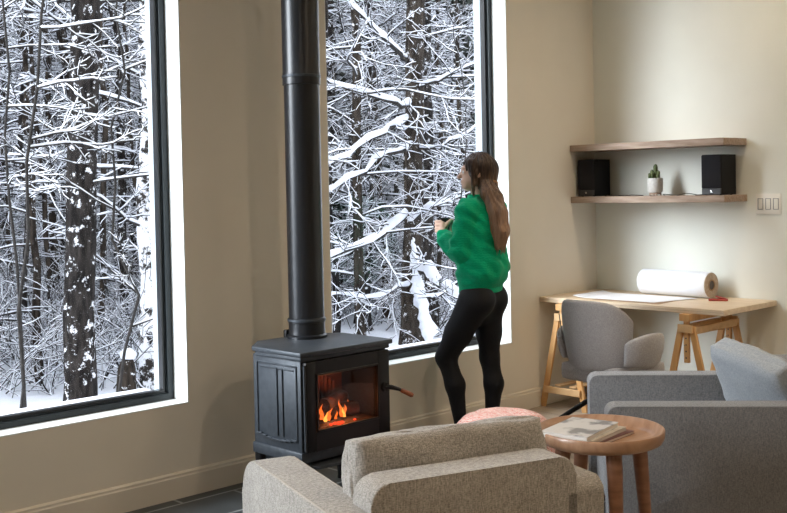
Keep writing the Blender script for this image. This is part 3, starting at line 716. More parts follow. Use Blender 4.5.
for a in ((.004, -.002, .105, .014, 1), (.0, .024, .068, .011, 2), (-.012, .036, .045, .009, 3), (0, -.026, .060, .011, 4), (-.024, .006, .050, .010, 5), (-.016, -.030, .035, .009, 6), (.022, .016, .05, .010, 7)): cact(*a)
# cables lying on the shelf
def cable(label, pts, r=.0028):
    P = [Vector(p) for p in pts]; out = []
    for i in range(len(P)-1):
        for k in range(5):
            u = k/5; p0 = P[max(0, i-1)]; p1 = P[i]; p2 = P[i+1]; p3 = P[min(len(P)-1, i+2)]
            out.append(.5*((2*p1)+(-p0+p2)*u+(2*p0-5*p1+4*p2-p3)*u*u+(-p0+3*p1-3*p2+p3)*u**3))
    out.append(P[-1]); o = tube('cable', out, r, M['cable'], None, 8); tag(o, label, 'cable')
zs = 1.4315
cable('thin black cable between the left speaker and the cactus pot', [(6.40, 4.33, zs+.006), (6.30, 4.26, zs), (6.26, 4.20, zs), (6.33, 4.14, zs), (6.24, 4.09, zs), (6.20, 4.03, zs+.004), (6.26, 3.98, zs)])
cable('thin black cable coiled between the cactus pot and the right speaker', [(6.30, 3.84, zs), (6.22, 3.80, zs+.006), (6.26, 3.74, zs), (6.20, 3.68, zs), (6.25, 3.64, zs+.01), (6.30, 3.60, zs), (6.22, 3.56, zs), (6.30, 3.525, zs), (6.42, 3.53, zs)])
# wall plate
SP = thing('switch_plate', 'wide white switch plate on the end wall right of the shelves', 'switch', (XE-.001, 3.175, 1.366), 90)
box('plate', (-.085, -.006, -.066), (.085, 0, .066), M['plate'], SP, .003, 2)
for k, x in enumerate((-.052, 0, .052)):
    bm = bmesh.new()
    for a, b, c, e in ((-.018, -.015, -.036, .036), (.015, .018, -.036, .036), (-.018, .018, -.036, -.033), (-.018, .018, .033, .036)):
        add_box(bm, (b-a, .002, e-c), (x+(a+b)/2, -.007, (c+e)/2))
    obj('switch_surround', bm, M['pipingg'], SP)
    box('switch_rocker', (x-.014, -.010, -.032), (x+.014, -.006, .032), M['plate'], SP, .002, 1)
OP = thing('wall_outlet', 'small white outlet low on the end wall under the desk', 'outlet', (XE-.001, 3.44, .36), 90)
box('plate', (-.035, -.005, -.057), (.035, 0, .057), M['plate'], OP, .003, 2)
for z in (-.022, .022): box('socket', (-.014, -.008, z-.014), (.014, -.005, z+.014), M['plate'], OP, .003, 2)

# ------------------------------------------------------------------ signed distance modelling for the figure
def surface_nets(val, lo, h):
    nx, ny, nz = val.shape; ins = val < 0
    c = np.zeros((nx-1, ny-1, nz-1), np.int8)
    for dx in (0, 1):
        for dy in (0, 1):
            for dz in (0, 1): c += ins[dx:nx-1+dx, dy:ny-1+dy, dz:nz-1+dz]
    act = (c > 0) & (c < 8); idx = -np.ones(act.shape, np.int64); ii = np.argwhere(act); idx[act] = np.arange(len(ii))
    s = np.zeros((len(ii), 3)); n = np.zeros(len(ii))
    corners = [(a, b, d_) for a in (0, 1) for b in (0, 1) for d_ in (0, 1)]
    for a in corners:
        for ax in range(3):
            if a[ax]: continue
            b = list(a); b[ax] = 1
            va = val[ii[:, 0]+a[0], ii[:, 1]+a[1], ii[:, 2]+a[2]]; vb = val[ii[:, 0]+b[0], ii[:, 1]+b[1], ii[:, 2]+b[2]]
            m_ = (va < 0) != (vb < 0); t = np.where(m_, va/(va-vb+1e-12), 0)
            p = np.array(a, float)[None, :].repeat(len(ii), 0); p[:, ax] = t
            s[m_] += p[m_]; n[m_] += 1
    V = (ii+s/n[:, None])*h+np.array(lo)
    Fs = []
    for ax in range(3):
        u, v = (ax+1) % 3, (ax+2) % 3
        sl0 = [slice(1, -1)]*3; sl0[ax] = slice(0, -1); sl1 = [slice(1, -1)]*3; sl1[ax] = slice(1, None)
        a = ins[tuple(sl0)]; b = ins[tuple(sl1)]; ed = np.argwhere(a != b); flip = a[a != b]
        base = ed.copy(); base[:, u] += 1; base[:, v] += 1
        def g(du, dv):
            q = base.copy(); q[:, u] -= du; q[:, v] -= dv; return idx[q[:, 0], q[:, 1], q[:, 2]]
        Q = np.stack([g(1, 1), g(0, 1), g(0, 0), g(1, 0)], 1); Q[~flip] = Q[~flip][:, ::-1]; Fs.append(Q)
    return V, np.concatenate(Fs)
class SDF:
    def __init__(s, lo, hi, h):
        s.lo = np.array(lo, float); s.h = h; n = np.ceil((np.array(hi)-s.lo)/h).astype(int)+1
        s.ax = [s.lo[i]+np.arange(n[i])*h for i in range(3)]; s.v = np.full(tuple(n), .5, np.float32)
    def region(s, lo, hi):
        sl = []
        for i in range(3):
            a = int(max(0, math.floor((lo[i]-s.lo[i])/s.h))); b = int(min(s.v.shape[i], math.ceil((hi[i]-s.lo[i])/s.h)+1)); sl.append(slice(a, max(a, b)))
        X, Y, Z = np.meshgrid(*[s.ax[i][sl[i]] for i in range(3)], indexing='ij'); return tuple(sl), X, Y, Z
    def put(s, sl, d, k, sub=False):
        o = s.v[sl]
        if sub: d = -d; h = np.clip(.5-.5*(o-d)/k, 0, 1); s.v[sl] = o*(1-h)+d*h+k*h*(1-h)
        else: h = np.clip(.5+.5*(o-d)/k, 0, 1); s.v[sl] = o*(1-h)+d*h-k*h*(1-h)
    def cone(s, a, b, ra, rb, k=.02, sub=False, flat=None):
        a = np.array(a, float); b = np.array(b, float); r = max(ra, rb)+k+.03
        sl, X, Y, Z = s.region(np.minimum(a, b)-r, np.maximum(a, b)+r)
        if 0 in X.shape: return
        d_ = b-a; L2 = max(1e-9, d_@d_); t = np.clip(((X-a[0])*d_[0]+(Y-a[1])*d_[1]+(Z-a[2])*d_[2])/L2, 0, 1)
        px, py, pz = X-a[0]-t*d_[0], Y-a[1]-t*d_[1], Z-a[2]-t*d_[2]
        s.put(sl, np.sqrt(px*px+py*py+pz*pz)-(ra+(rb-ra)*t), k, sub)
    def ell(s, c, rad, rot=None, k=.02, sub=False):
        c = np.array(c, float); rad = np.array(rad, float); r = rad.max()+k+.03
        sl, X, Y, Z = s.region(c-r, c+r)
        if 0 in X.shape: return
        P = np.stack([X-c[0], Y-c[1], Z-c[2]], -1)
        if rot is not None: P = P @ np.array(rot)
        q = np.linalg.norm(P/rad, axis=-1); g = np.linalg.norm(P/rad**2, axis=-1)+1e-9
        s.put(sl, q*(q-1)/g, k, sub)
    def mesh(s, name, mt, parent, iters=2):
        V, F = surface_nets(s.v, s.lo, s.h)
        me = bpy.data.meshes.new(name); me.from_pydata(V.tolist(), [], F.tolist()); me.update()
        o = link(name, me, mt, parent, True)
        if iters: md = o.modifiers.new('smooth', 'SMOOTH'); md.factor = .5; md.iterations = iters
        return o

PB = Vector((4.68, 4.13, 0))
W_ = thing('person', 'woman in a green sweater and black leggings standing at the right window holding a mug', 'person', PB, 0)
J = lambda px, py, D: np.array(at(px, py, D)-PB)
def hdir(h): return np.array([math.sin(R(h)), math.cos(R(h)), 0.])
UPV = np.array([0, 0, 1.])
TF = hdir(-20); TR = hdir(70)          # torso facing and its right
HF = hdir(-44)                          # the head looks further to the left
HR = hdir(46)
lhip, rhip = J(474, 303, 6.17), J(488, 301, 6.32)
lkn, rkn = J(446, 357, 6.26), J(489.5, 357, 6.33)
lan, ran = J(461, 425, 6.22), J(491.5, 422, 6.31)
lan[2] = ran[2] = .085
pel = J(481, 292, 6.25); waist = J(481, 268, 6.25); chest = J(481, 225, 6.28); neck0 = J(480, 199, 6.28); neck1 = J(478, 186, 6.27)
hc = J(476.5, 172, 6.27)
lsh, rsh = J(467, 211, 6.15), J(494, 209, 6.40)
lel, rel_ = J(461, 253, 6.14), J(478, 256, 6.48)
lwr, rwr = J(443, 236, 6.32), J(448, 237, 6.47)
mugp = J(444, 226, 6.42)
# --- body (skin), one continuous surface
B = SDF((-.62, -.30, -.02), (.42, .55, 1.78), .0055)
for s_, (hp, kn, an) in enumerate(((lhip, lkn, lan), (rhip, rkn, ran))):
    B.cone(hp, kn, .078, .050, .03); B.cone(kn, (kn+an)/2-TF*.018, .044, .042, .02); B.cone((kn+an)/2-TF*.018, an, .042, .024, .02)
    toe = hdir(-26 if s_ == 0 else -6)
    B.cone(an-toe*.03+[0, 0, -.04], an+toe*.10+[0, 0, -.062], .034, .026, .015); B.cone(an+toe*.10+[0, 0, -.062], an+toe*.165+[0, 0, -.067], .026, .018, .01)
for a in (-1, 1): B.cone(pel+TR*.055*a, waist+TR*.045*a, .085, .085, .04); B.cone(waist+TR*.045*a, chest+TR*.06*a, .085, .095, .04)
B.cone(lsh, rsh, .05, .05, .03); B.cone(neck0-UPV*.03, hc-UPV*.04-HF*.015, .052, .046, .03)
B.cone(lsh, lel, .045, .036, .02); B.cone(lel, lwr, .036, .024, .02); B.cone(rsh, rel_, .045, .036, .02); B.cone(rel_, rwr, .036, .024, .02)
# head: cranium, jaw, nose, brow, lips, ears
hrot = np.stack([HR, HF, UPV], 1)
B.ell(hc+UPV*.012-HF*.008, (.071, .090, .092), hrot, .01)
B.cone(hc+HF*.040-UPV*.030, hc+HF*.058-UPV*.080, .045, .026, .03)
B.cone(hc-HF*.01-UPV*.04, hc+HF*.05-UPV*.07, .05, .032, .03)
B.cone(hc+HF*.083+UPV*.004, hc+HF*.104-UPV*.028, .008, .0125, .012)
B.ell(hc+HF*.078+UPV*.022, (.045, .012, .010), hrot, .015)
B.cone(hc+HF*.086-UPV*.052-HR*.014, hc+HF*.086-UPV*.052+HR*.014, .0075, .0075, .008)
B.cone(hc+HF*.084-UPV*.062-HR*.011, hc+HF*.084-UPV*.062+HR*.011, .0075, .0075, .008)
for a in (-1, 1):
    B.ell(hc+HF*.090+HR*a*.032-UPV*.0, (.014, .012, .011), hrot, .01, sub=True)
    B.ell(hc+HF*.072+HR*a*.032-UPV*.0, (.0125, .0125, .0115), hrot, .004)
    B.ell(hc+HR*a*.074-HF*.008-UPV*.006, (.009, .018, .030), hrot, .006)
# hands: palms and curled fingers around the mug
def hand(wr, side, cen):
    """side -1 left / +1 right hand cupping the mug at cen"""
    ax = cen-wr; ax[2] *= .4; ax /= np.linalg.norm(ax)
    palm = cen+(TR*side*.046)-TF*.012-UPV*.012
    B.cone(wr, palm-UPV*.01, .024, .022, .015); B.cone(palm-UPV*.026, palm+UPV*.024, .019, .018, .012)
    for k, (z, ln) in enumerate(((.030, .95), (.010, 1.05), (-.010, 1.0), (-.029, .8))):
        pts = []
        for q in (0, .38, .72, 1):
            ang = q*ln*1.75
            pts.append(cen+UPV*(z-.004*q)+TR*side*math.cos(ang)*.050+TF*math.sin(ang)*.050)
        for i in range(3): B.cone(pts[i], pts[i+1], .0098-.0008*i, .0090-.0008*i, .003)
    th = [palm-TF*.02+UPV*.012, cen+TR*side*.034-TF*.040+UPV*.020, cen+TR*side*.012-TF*.050+UPV*.036]
    B.cone(th[0], th[1], .013, .011, .008); B.cone(th[1], th[2], .011, .009, .004)
hand(lwr.copy(), -1, mugp); hand(rwr.copy(), 1, mugp)
body = B.mesh('body', M['skin'], W_, 1)
# eyes and lips
for a in (-1, 1):
    c = hc+HF*.0765+HR*a*.032
    bm = bmesh.new(); bmesh.ops.create_uvsphere(bm, u_segments=16, v_segments=10, radius=.0105, matrix=Matrix.Translation(c)); e = obj('eye', bm, M['eye'], W_, True)
    bm = bmesh.new(); bmesh.ops.create_uvsphere(bm, u_segments=12, v_segments=8, radius=.0058, matrix=Matrix.Translation(c+HF*.0062)); obj('iris', bm, M['iris'], e, True)
bm = bmesh.new(); bmesh.ops.create_uvsphere(bm, u_segments=16, v_segments=10, radius=1, matrix=Matrix.Translation(hc+HF*.0885-UPV*.056) @ Matrix.Rotation(R(44), 4, 'Z') @ Matrix.Diagonal((.017, .0065, .008, 1))); obj('lips', bm, M['lips'], W_, True)
# --- leggings
G = SDF((-.35, -.30, .02), (.38, .35, 1.02), .0065)
G.cone(lhip, lhip*.45+lkn*.55, .098, .080, .04); G.cone(lhip*.45+lkn*.55, lkn, .080, .062, .03)
G.cone(rhip, rhip*.45+rkn*.55, .096, .074, .04); G.cone(rhip*.45+rkn*.55, rkn, .074, .057, .03)
for kn, an in ((lkn, lan), (rkn, ran)):
    cf = kn*.62+an*.38-TF*.022; G.cone(kn, cf, .056, .056, .03); G.cone(cf, an+UPV*.02, .056, .035, .03); G.cone(an+UPV*.02, an-UPV*.01, .035, .034, .02)
for a in (-1, 1):
    G.cone(pel+TR*.058*a, waist+TR*.055*a, .092, .094, .04)
    G.ell((lhip if a < 0 else rhip)-TF*.045+UPV*.015, (.080, .076, .086), None, .04)
G.cone(pel-UPV*.05, pel-UPV*.135, .085, .055, .05)
G.mesh('leggings', M['legging'], W_, 2)
# --- shoes/socks: black sock feet
S = SDF((-.35, -.30, -.02), (.30, .45, .14), .005)
for s_, an in enumerate((lan, ran)):
    toe = hdir(-26 if s_ == 0 else -6)
    S.cone(an-toe*.03+[0, 0, -.045], an+toe*.10+[0, 0, -.056], .040, .032, .015); S.cone(an+toe*.10+[0, 0, -.057], an+toe*.17+[0, 0, -.062], .032, .023, .01); S.cone(an, an-UPV*.04, .036, .038, .01)
S.mesh('socks', M['legging'], W_, 1)
# --- sweater
K = SDF((-.42, -.34, .86), (.38, .42, 1.50), .0060)
hem = J(480.5, 287, 6.25)
for a in (-1, -.3, .3, 1):
    K.cone(hem+TR*.050*a+UPV*.01, waist+TR*.055*a-TF*.01, .116, .128, .03)
    K.cone(waist+TR*.055*a-TF*.01, chest+TR*.060*a, .128, .114, .04)
    K.cone(chest+TR*.060*a, neck0+TR*.055*a-UPV*.075, .116, .082, .05)
K.cone(lsh-UPV*.005, rsh-UPV*.005, .066, .066, .04)
K.cone(neck0-UPV*.03, neck0+UPV*.012, .082, .070, .03)
for sh, el, wr in ((lsh, lel, lwr), (rsh, rel_, rwr)):
    K.cone(sh, el+UPV*.02, .070, .070, .016); K.cone(el, el*.35+wr*.65, .064, .056, .014); K.cone(el*.35+wr*.65, wr+(wr-el)*.05, .058, .042, .02)
    K.ell(el+UPV*-.005, (.070, .070, .060), None, .014)
# soft folds
X, Y, Z = np.meshgrid(*K.ax, indexing='ij')
fold = (np.sin(X*55+Z*38+np.sin(Z*21+Y*30)*1.3)*np.sin(Y*42-Z*26+1.2)+.6*np.sin(Z*70+X*30+np.sin(Y*40)))
K.v += (fold*.0065*np.clip((Z-(hem[2]+.01))/.06, 0, 1)).astype(np.float32)
# ribbed hem and cuffs pull in
zh = hem[2]+(X-hem[0])*.05
band = np.exp(-((Z-(zh+.005))/.022)**2); K.v += (band*.008).astype(np.float32)
K.v = np.maximum(K.v, (zh-.028-Z).astype(np.float32))
for el, wr in ((lel, lwr), (rel_, rwr)):
    d_ = (wr-el)/np.linalg.norm(wr-el); e = wr+d_*.012; dist = (X-e[0])*d_[0]+(Y-e[1])*d_[1]+(Z-e[2])*d_[2]
    near = (np.sqrt((X-e[0])**2+(Y-e[1])**2+(Z-e[2])**2) < .09)
    K.v = np.where(near, np.maximum(K.v, dist.astype(np.float32)), K.v)
# neck opening
nk = np.sqrt((X-neck0[0])**2+(Y-neck0[1])**2); K.v = np.maximum(K.v, (Z-(neck0[2]+.028+.0*nk)).astype(np.float32))
del X, Y, Z, fold, band
sw = K.mesh('sweater', M['sweater'], W_, 1)
# --- hair: cap, face-framing lock, half-up tie and long lengths down the back
Hh = SDF((-.30, -.36, 1.04), (.36, .30, 1.76), .0050)
Hh.ell(hc+UPV*.022-HF*.020, (.086, .100, .098), hrot, .01)
Hh.cone(hc-HF*.045-UPV*.0, hc-HF*.05-UPV*.07, .072, .058, .03)
tie = J(491.5, 185, 6.235)
top = hc-HF*.085+UPV*.02
Hh.cone(top, tie, .045, .030, .02)
pny = [tie, J(495.5, 197, 6.18), J(499, 213, 6.14), J(501, 231, 6.12), J(500.5, 246, 6.12)]
rads = [.026, .040, .048, .046, .024]
for i in range(4): Hh.cone(pny[i], pny[i+1], rads[i], rads[i+1], .02)
# loose under-layer
lay = [hc-HF*.045-HR*.02-UPV*.05, J(487, 194, 6.17), J(493, 209, 6.14), J(497, 226, 6.12), J(498, 240, 6.12)]
r2 = [.050, .036, .030, .026, .012]
for i in range(4): Hh.cone(lay[i], lay[i+1], r2[i], r2[i+1], .02)
# side locks before the ear, left side of the face towards us
for sgn in (-1, 1):
    lk = [hc+HR*sgn*.066+HF*.030+UPV*.055, hc+HR*sgn*.076+HF*.022, hc+HR*sgn*.072+HF*.020-UPV*.07, hc+HR*sgn*.062+HF*.022-UPV*.135]
    for i in range(3): Hh.cone(lk[i], lk[i+1], (.026, .022, .014)[i], (.022, .014, .006)[i], .012)
# carve the face free
Hh.ell(hc+HF*.105-UPV*.035, (.072, .060, .085), hrot, .012, sub=True)
X, Y, Z = np.meshgrid(*Hh.ax, indexing='ij')
ang = np.arctan2(Y-hc[1]+.02, X-hc[0]); Hh.v += (np.sin(ang*34+np.sin(Z*26)*2.2+Z*12)*.0022+np.sin(ang*17-Z*22+1)*.0025).astype(np.float32)
del X, Y, Z, ang
hair = Hh.mesh('hair', M['hair'], W_, 1)
rnd = random.Random(8)
vs = []; fs = []
for k in range(46):    # loose strands over the lengths
    u0 = rnd.uniform(-1, 1); v0 = rnd.uniform(-1, 1); pts = []
    for i in range(5):
        c = Vector(pny[i])*.6+Vector(lay[i])*.4 if k % 3 == 0 else Vector(pny[i]); r_ = rads[i]*1.03
        aa = k*2.4; pts.append(c+Vector((math.cos(aa)*r_, math.sin(aa)*r_, -i*.004+rnd.uniform(-.004, .004)))+Vector((rnd.uniform(-.005, .005), rnd.uniform(-.005, .005), 0)))
    pts.append(pts[-1]+Vector((rnd.uniform(-.012, .012), rnd.uniform(-.012, .012), -rnd.uniform(.01, .035))))
    V, F = tube_vf(pts, [.0028, .0032, .003, .0026, .002, .0006], 5); o_ = len(vs); vs += V; fs += [tuple(i+o_ for i in f) for f in F]
pyobj('hair_strands', vs, fs, M['hair'], hair, True)
tt = Vector(tie); dr = (Vector(pny[1])-tt).normalized(); x_ = dr.orthogonal().normalized(); y_ = dr.cross(x_)
tube('hair_tie', [tt+(x_*math.cos(a)+y_*math.sin(a))*.034 for a in [i*PI/12 for i in range(25)]], .008, M['rustleaf'], W_, 8)
# mug: held, its own thing
MG = thing('mug', 'black mug held by the woman in both hands', 'mug', PB+Vector(mugp)-Vector((0, 0, .045)))
lathe('cup', [(0, 0), (.030, 0), (.034, .004), (.0395, .05), (.0405, .094), (.0375, .095), (.036, .05), (.030, .008), (0, .007)], M['mug'], MG, 40, close=False)
tube('mug_handle', [Vector((0, 0, .02))+Vector((-TF[0]*0+TF[0]*r_, TF[1]*r_, z)) for r_, z in ((.038, 0), (.058, .004), (.066, .025), (.058, .047), (.038, .052))], .005, M['mug'], MG, 8)

# ------------------------------------------------------------------ snowy woods outside
def terr(x, y):
    d_ = math.hypot(x-2, y); z = -.34
    q = max(0, y-9.5); z += (.105+.05*min(1, max(0, (x-6)/5)))*q-.0007*q*q
    z += .25*mnoise.noise(Vector((x*.25, y*.25, 0)))+.08*mnoise.noise(Vector((x*.9, y*.9, 4)))
    return z if y > 6.4 else z*(1 if y > 6.2 else 1)
V = []; F = []; xs = [-14+i*.6 for i in range(130)]; ys = [y1+.02+i*.55 for i in range(100)]
for y in ys:
    for x in xs: V.append((x, y, terr(x, y)))
nx = len(xs)
for j in range(len(ys)-1):
    for i in range(nx-1): q = j*nx+i; F.append((q, q+1, q+nx+1, q+nx))
g = pyobj('ground', V, F, M['snow'], None, True); struct(g)

class TreeMesh:
    def __init__(s): s.b = ([], []); s.t = ([], []); s.s = ([], [])
    def add(s, which, pts, rads, n):
        V, F = tube_fast(pts, rads, n); T_ = getattr(s, which); o_ = len(T_[0]); T_[0].extend(V); T_[1].extend([tuple(i+o_ for i in f) for f in F])
def tube_fast(pts, rads, n):
    V = []; F = []; k = len(pts)
    cs = [(math.cos(2*PI*i/n+.5), math.sin(2*PI*i/n+.5)) for i in range(n)]
    d_ = (pts[-1]-pts[0]); x = d_.orthogonal().normalized(); y = d_.cross(x).normalized()
    for i, p in enumerate(pts):
        r = rads[i]
        for c, s_ in cs: V.append((p.x+(x.x*c+y.x*s_)*r, p.y+(x.y*c+y.y*s_)*r, p.z+(x.z*c+y.z*s_)*r))
    for i in range(k-1):
        for j in range(n):
            a = i*n+j; b = i*n+(j+1) % n; F.append((a, b, b+n, a+n))
    F.append(tuple(range((k-1)*n, k*n)))
    return V, F
def limb(tm, rg, p, d_, ln, r, lvl, snow, kids, up=.05, wig=.16, which='t'):
    """one branch with its load of snow and its side shoots"""
    n = 7 if lvl == 0 else (5 if lvl == 1 else 4); pts = [p.copy()]; d_ = d_.normalized(); step = ln/(n-1)
    for i in range(n-1):
        d_ = (d_+Vector((rg.gauss(0, wig), rg.gauss(0, wig), rg.gauss(0, wig*.8)+up))).normalized(); pts.append(pts[-1]+d_*step)
    rads = [max(.0034, r*(1-i/(n-1)*.8)) for i in range(n)]
    tm.add(which, pts, rads, 5 if lvl == 0 else 3)
    hor = math.sqrt(max(0, 1-((pts[-1]-pts[0]).normalized().z)**2))
    if hor > .35:
        sp = [q+Vector((0, 0, rads[i]*.6+snow*.36*hor)) for i, q in enumerate(pts)]
        a = 0 if lvl else 0
        tm.add('s', sp, [max(.0012, (rads[i]*.5+snow*.36*hor)*(1 if i else .7)*(1-.4*i/(n-1))*rg.uniform(.6, 1.25)) for i in range(n)], 5 if lvl == 0 else 4)
    if lvl < 2:
        for k in range(kids[lvl]):
            u = rg.uniform(.15, .98); j = min(n-2, int(u*(n-1))); q = pts[j].lerp(pts[j+1], u*(n-1)-j)
            dd = (pts[j+1]-pts[j]).normalized(); sd = Vector((rg.gauss(0, 1), rg.gauss(0, 1), rg.gauss(0, .55))); sd = (sd-dd*sd.dot(dd)).normalized()
            limb(tm, rg, q, dd*.85+sd*.75, ln*rg.uniform(.22, .50)*(1.1-u*.45), r*.42, lvl+1, snow*.66, kids, up*.6, wig*1.15)
def trunk_pts(rg, base, top, n=14, wig=.02):
    P = []
    for i in range(n): P.append(base.lerp(top, i/(n-1))+Vector((rg.gauss(0, wig), rg.gauss(0, wig), 0))*(1 if i else 0))
    return P
def finish(tm, name, label, cat, loc, barkm, group=None, scale=1, branchm=None):
    t = thing(name, label, cat, loc, 0, group)
    if tm.b[0]: pyobj('trunk', *tm.b, barkm, t, True)
    if tm.t[0]: pyobj('branches', *tm.t, branchm or M['twig'], t)
    if tm.s[0]: pyobj('snow_load', *tm.s, M['snow'], t, True)
    return t
def tree(seed, h, r, nb, lo, barkm, label, loc, lean=(0, 0), ln=1.8, kids=(7, 5), snow=.022, group=None, elev=(.0, .55), name='bare_tree', rtop=.35, flare=1.5, hs=None, wig=.02, face=None, droop=-.03):
    rg = random.Random(seed); tm = TreeMesh()
    P = trunk_pts(rg, Vector((0, 0, -.25)), Vector((lean[0], lean[1], h)), wig=wig)
    rad = [r*(1-(1-rtop)*i/13)*(flare if i == 0 else 1+.2*(flare-1) if i == 1 else 1) for i in range(14)]
    V, F = tube_vf(P, rad, 14); tm.b[0].extend(V); tm.b[1].extend(F)
    for k in range(nb):
        u = lo+(1-lo)*(k+rg.random())/nb; u = min(.99, u); j = min(12, int(u*13)); q = P[j].lerp(P[j+1], u*13-j); a = rg.uniform(0, 2*PI) if face is None else rg.gauss(face, 1.0)
        e = rg.uniform(*elev); dd = Vector((math.cos(a), math.sin(a), e))
        limb(tm, rg, q, dd, ln*rg.uniform(.6, 1.2)*(1.15-u*.5), min(.013, r*rg.uniform(.16, .30)*(1.2-u*.4)+.004), 0, snow, kids, droop)
    # snow caught in crotches and on the windward side of the trunk
    return finish(tm, name, label, 'tree', loc, barkm, group), P
def spot(px, D):
    p = at(px, 190, D); return Vector((p.x, p.y, terr(p.x, p.y)))
def copy_thing(root, loc, rz, s, label=None, group=None):
    r = root.copy(); COL.objects.link(r); r.location = loc; r.rotation_euler = (0, 0, rz); r.scale = (s, s, s)
    if label: r['label'] = label
    if group: r['group'] = group
    for c in root.children:
        q = c.copy(); COL.objects.link(q); q.parent = r
    return r
# -- named trees, left window
tree(11, 7.2, .128, 20, .28, M['bark'], 'thick dark snow-flecked trunk in the middle of the left window', spot(71, 8.6), lean=(.22, -.21), ln=1.4, rtop=.8, flare=1.25, wig=.012, snow=.014)
tree(12, 5.6, .013, 13, .35, M['twig'], 'slender dark sapling at the left edge of the left window', spot(1, 6.3), lean=(.42, -.2), ln=.85, kids=(6, 4), snow=.020, wig=.03, flare=1)
tree(13, 5.2, .012, 13, .38, M['twig'], 'slender forked sapling just left of the thick trunk, left window', spot(23, 6.9), lean=(-.15, .1), ln=.85, kids=(6, 4), snow=.014, wig=.03, flare=1)
tree(14, 5.0, .085, 18, .15, M['barkwhite'], 'snow-plastered pale trunk at the right edge of the left window', spot(143, 9.5), lean=(.10, 0), ln=1.6, snow=.04, flare=1.2)
tree(15, 4.6, .012, 10, .22, M['twig'], 'thin curved sapling between thick trunk and right edge of the left window', spot(108, 7.0), lean=(.10, .0), ln=.9, kids=(6, 4), snow=.013, wig=.04, flare=1)
tree(16, 4.2, .045, 16, .1, M['barkgrey'], 'dark middle-sized trunk low at the left of the left window', spot(38, 10.0), lean=(-.1, .1), ln=1.0, snow=.018)
tree(17, 6.5, .060, 18, .1, M['bark'], 'dark straight trunk right behind the thick trunk, left window', spot(120, 12.5), lean=(.1, .1), ln=1.8, snow=.020)
tree(18, 6.5, .055, 18, .1, M['barkgrey'], 'thin grey trunk between sapling and thick trunk, left window', spot(57, 13.5), lean=(-.15, .1), ln=1.8, snow=.020)
# -- named trees, right window
T2b = spot(408, 11.6)
t2, P2 = tree(21, 7.5, .118, 14, .42, M['barkgrey'], 'thick leaning trunk with snow on its foot in the middle of the right window', T2b, lean=(.16, -.15), ln=2.2, rtop=.75, flare=1.75, snow=.020, wig=.014)
def hero(rg, parent, pts, r, snow, kids=(9, 5)):
    """a long limb traced between given points, heavily loaded"""
    tm = TreeMesh(); n = 9; out = []
    for i in range(n):
        u = i/(n-1)*(len(pts)-1); j = min(len(pts)-2, int(u)); out.append(pts[j].lerp(pts[j+1], u-j)+Vector((rg.gauss(0, .02), rg.gauss(0, .02), rg.gauss(0, .02))))
    rads = [r*(1-.7*i/(n-1)) for i in range(n)]
    tm.add('t', out, rads, 7); tm.add('s', [q+Vector((0, 0, rads[i]*.6+snow*.45)) for i, q in enumerate(out)], [(rads[i]*.6+snow*.55)*rg.uniform(.55, 1.25) for i in range(n)], 8)
    for k in range(kids[0]):
        u = rg.uniform(.1, 1)*(n-1); j = min(n-2, int(u)); q = out[j].lerp(out[j+1], u-j); dd = (out[j+1]-out[j]).normalized()
        sd = Vector((rg.gauss(0, 1), rg.gauss(0, .8), rg.gauss(0, .7))).normalized()
        limb(tm, rg, q, dd*.7+sd*.7, rg.uniform(.4, .9), r*.35, 1, snow*.55, (0, kids[1]))
    b = pyobj('limb', *tm.t, M['twig'], parent); pyobj('limb_snow', *tm.s, M['snow'], b, True)
rg = random.Random(5); o2 = Vector(t2.location)
H = lambda *q: [at(*p)-o2 for p in q]
hero(rg, t2, H((413, 262, 11.6), (432, 278, 11.2), (452, 292, 10.9), (478, 306, 10.5)), .040, .075)
hero(rg, t2, H((408, 212, 11.6), (385, 232, 11.1), (355, 248, 10.5), (322, 262, 9.9)), .030, .050)
hero(rg, t2, H((410, 222, 11.5), (432, 206, 11.2), (455, 200, 11.0)), .02, .04)
hero(rg, t2, H((411, 100, 11.6), (398, 108, 11.3), (372, 98, 11.0), (330, 80, 10.6)), .030, .045)
hero(rg, t2, H((411, 62, 11.6), (395, 50, 11.2), (372, 28, 10.9), (345, -5, 10.6)), .030, .045)
hero(rg, t2, H((409, 118, 11.6), (385, 132, 11.0), (352, 148, 10.5), (322, 172, 10.1)), .026, .045)
hero(rg, t2, H((409, 150, 11.6), (392, 150, 11.2), (360, 175, 10.7), (324, 190, 10.3)), .026, .040)
hero(rg, t2, H((416, 90, 11.6), (440, 78, 11.3), (478, 62, 11.0)), .020, .032)
hero(rg, t2, H((415, 150, 11.6), (440, 148, 11.3), (480, 125, 11.0)), .020, .030)
hero(rg, t2, H((410, 282, 11.6), (395, 292, 11.2), (360, 300, 10.8), (326, 292, 10.4)), .020, .032)
# snow piled on the foot of that trunk
tm = TreeMesh(); fp = H((414, 240, 11.5), (416, 262, 11.44), (419, 290, 11.38), (424, 318, 11.30), (429, 336, 11.25)); rf = random.Random(4)
for k in range(26):
    u = k/25*3.99; j = int(u); q = fp[j].lerp(fp[j+1], u-j)+Vector((rf.gauss(0, .02), rf.gauss(0, .02), 0)); w_ = .022+.045*min(1, u/2.2)
    tm.add('s', [q-Vector((0, 0, w_*1.1)), q-Vector((0, 0, w_*.5)), q+Vector((0, 0, w_*.4)), q+Vector((rf.gauss(0, .02), 0, w_*1.4))], [w_*.4, w_*rf.uniform(.7, 1.2), w_*rf.uniform(.6, 1.1), w_*.2], 9)
pyobj('foot_snow', *tm.s, M['snow'], t2, True)
tree(22, 7.5, .075, 16, .3, M['bark'], 'dark trunk close behind the thick leaning trunk, right window', spot(427, 13.2), lean=(.05, 0), ln=1.8, snow=.020, rtop=.7)
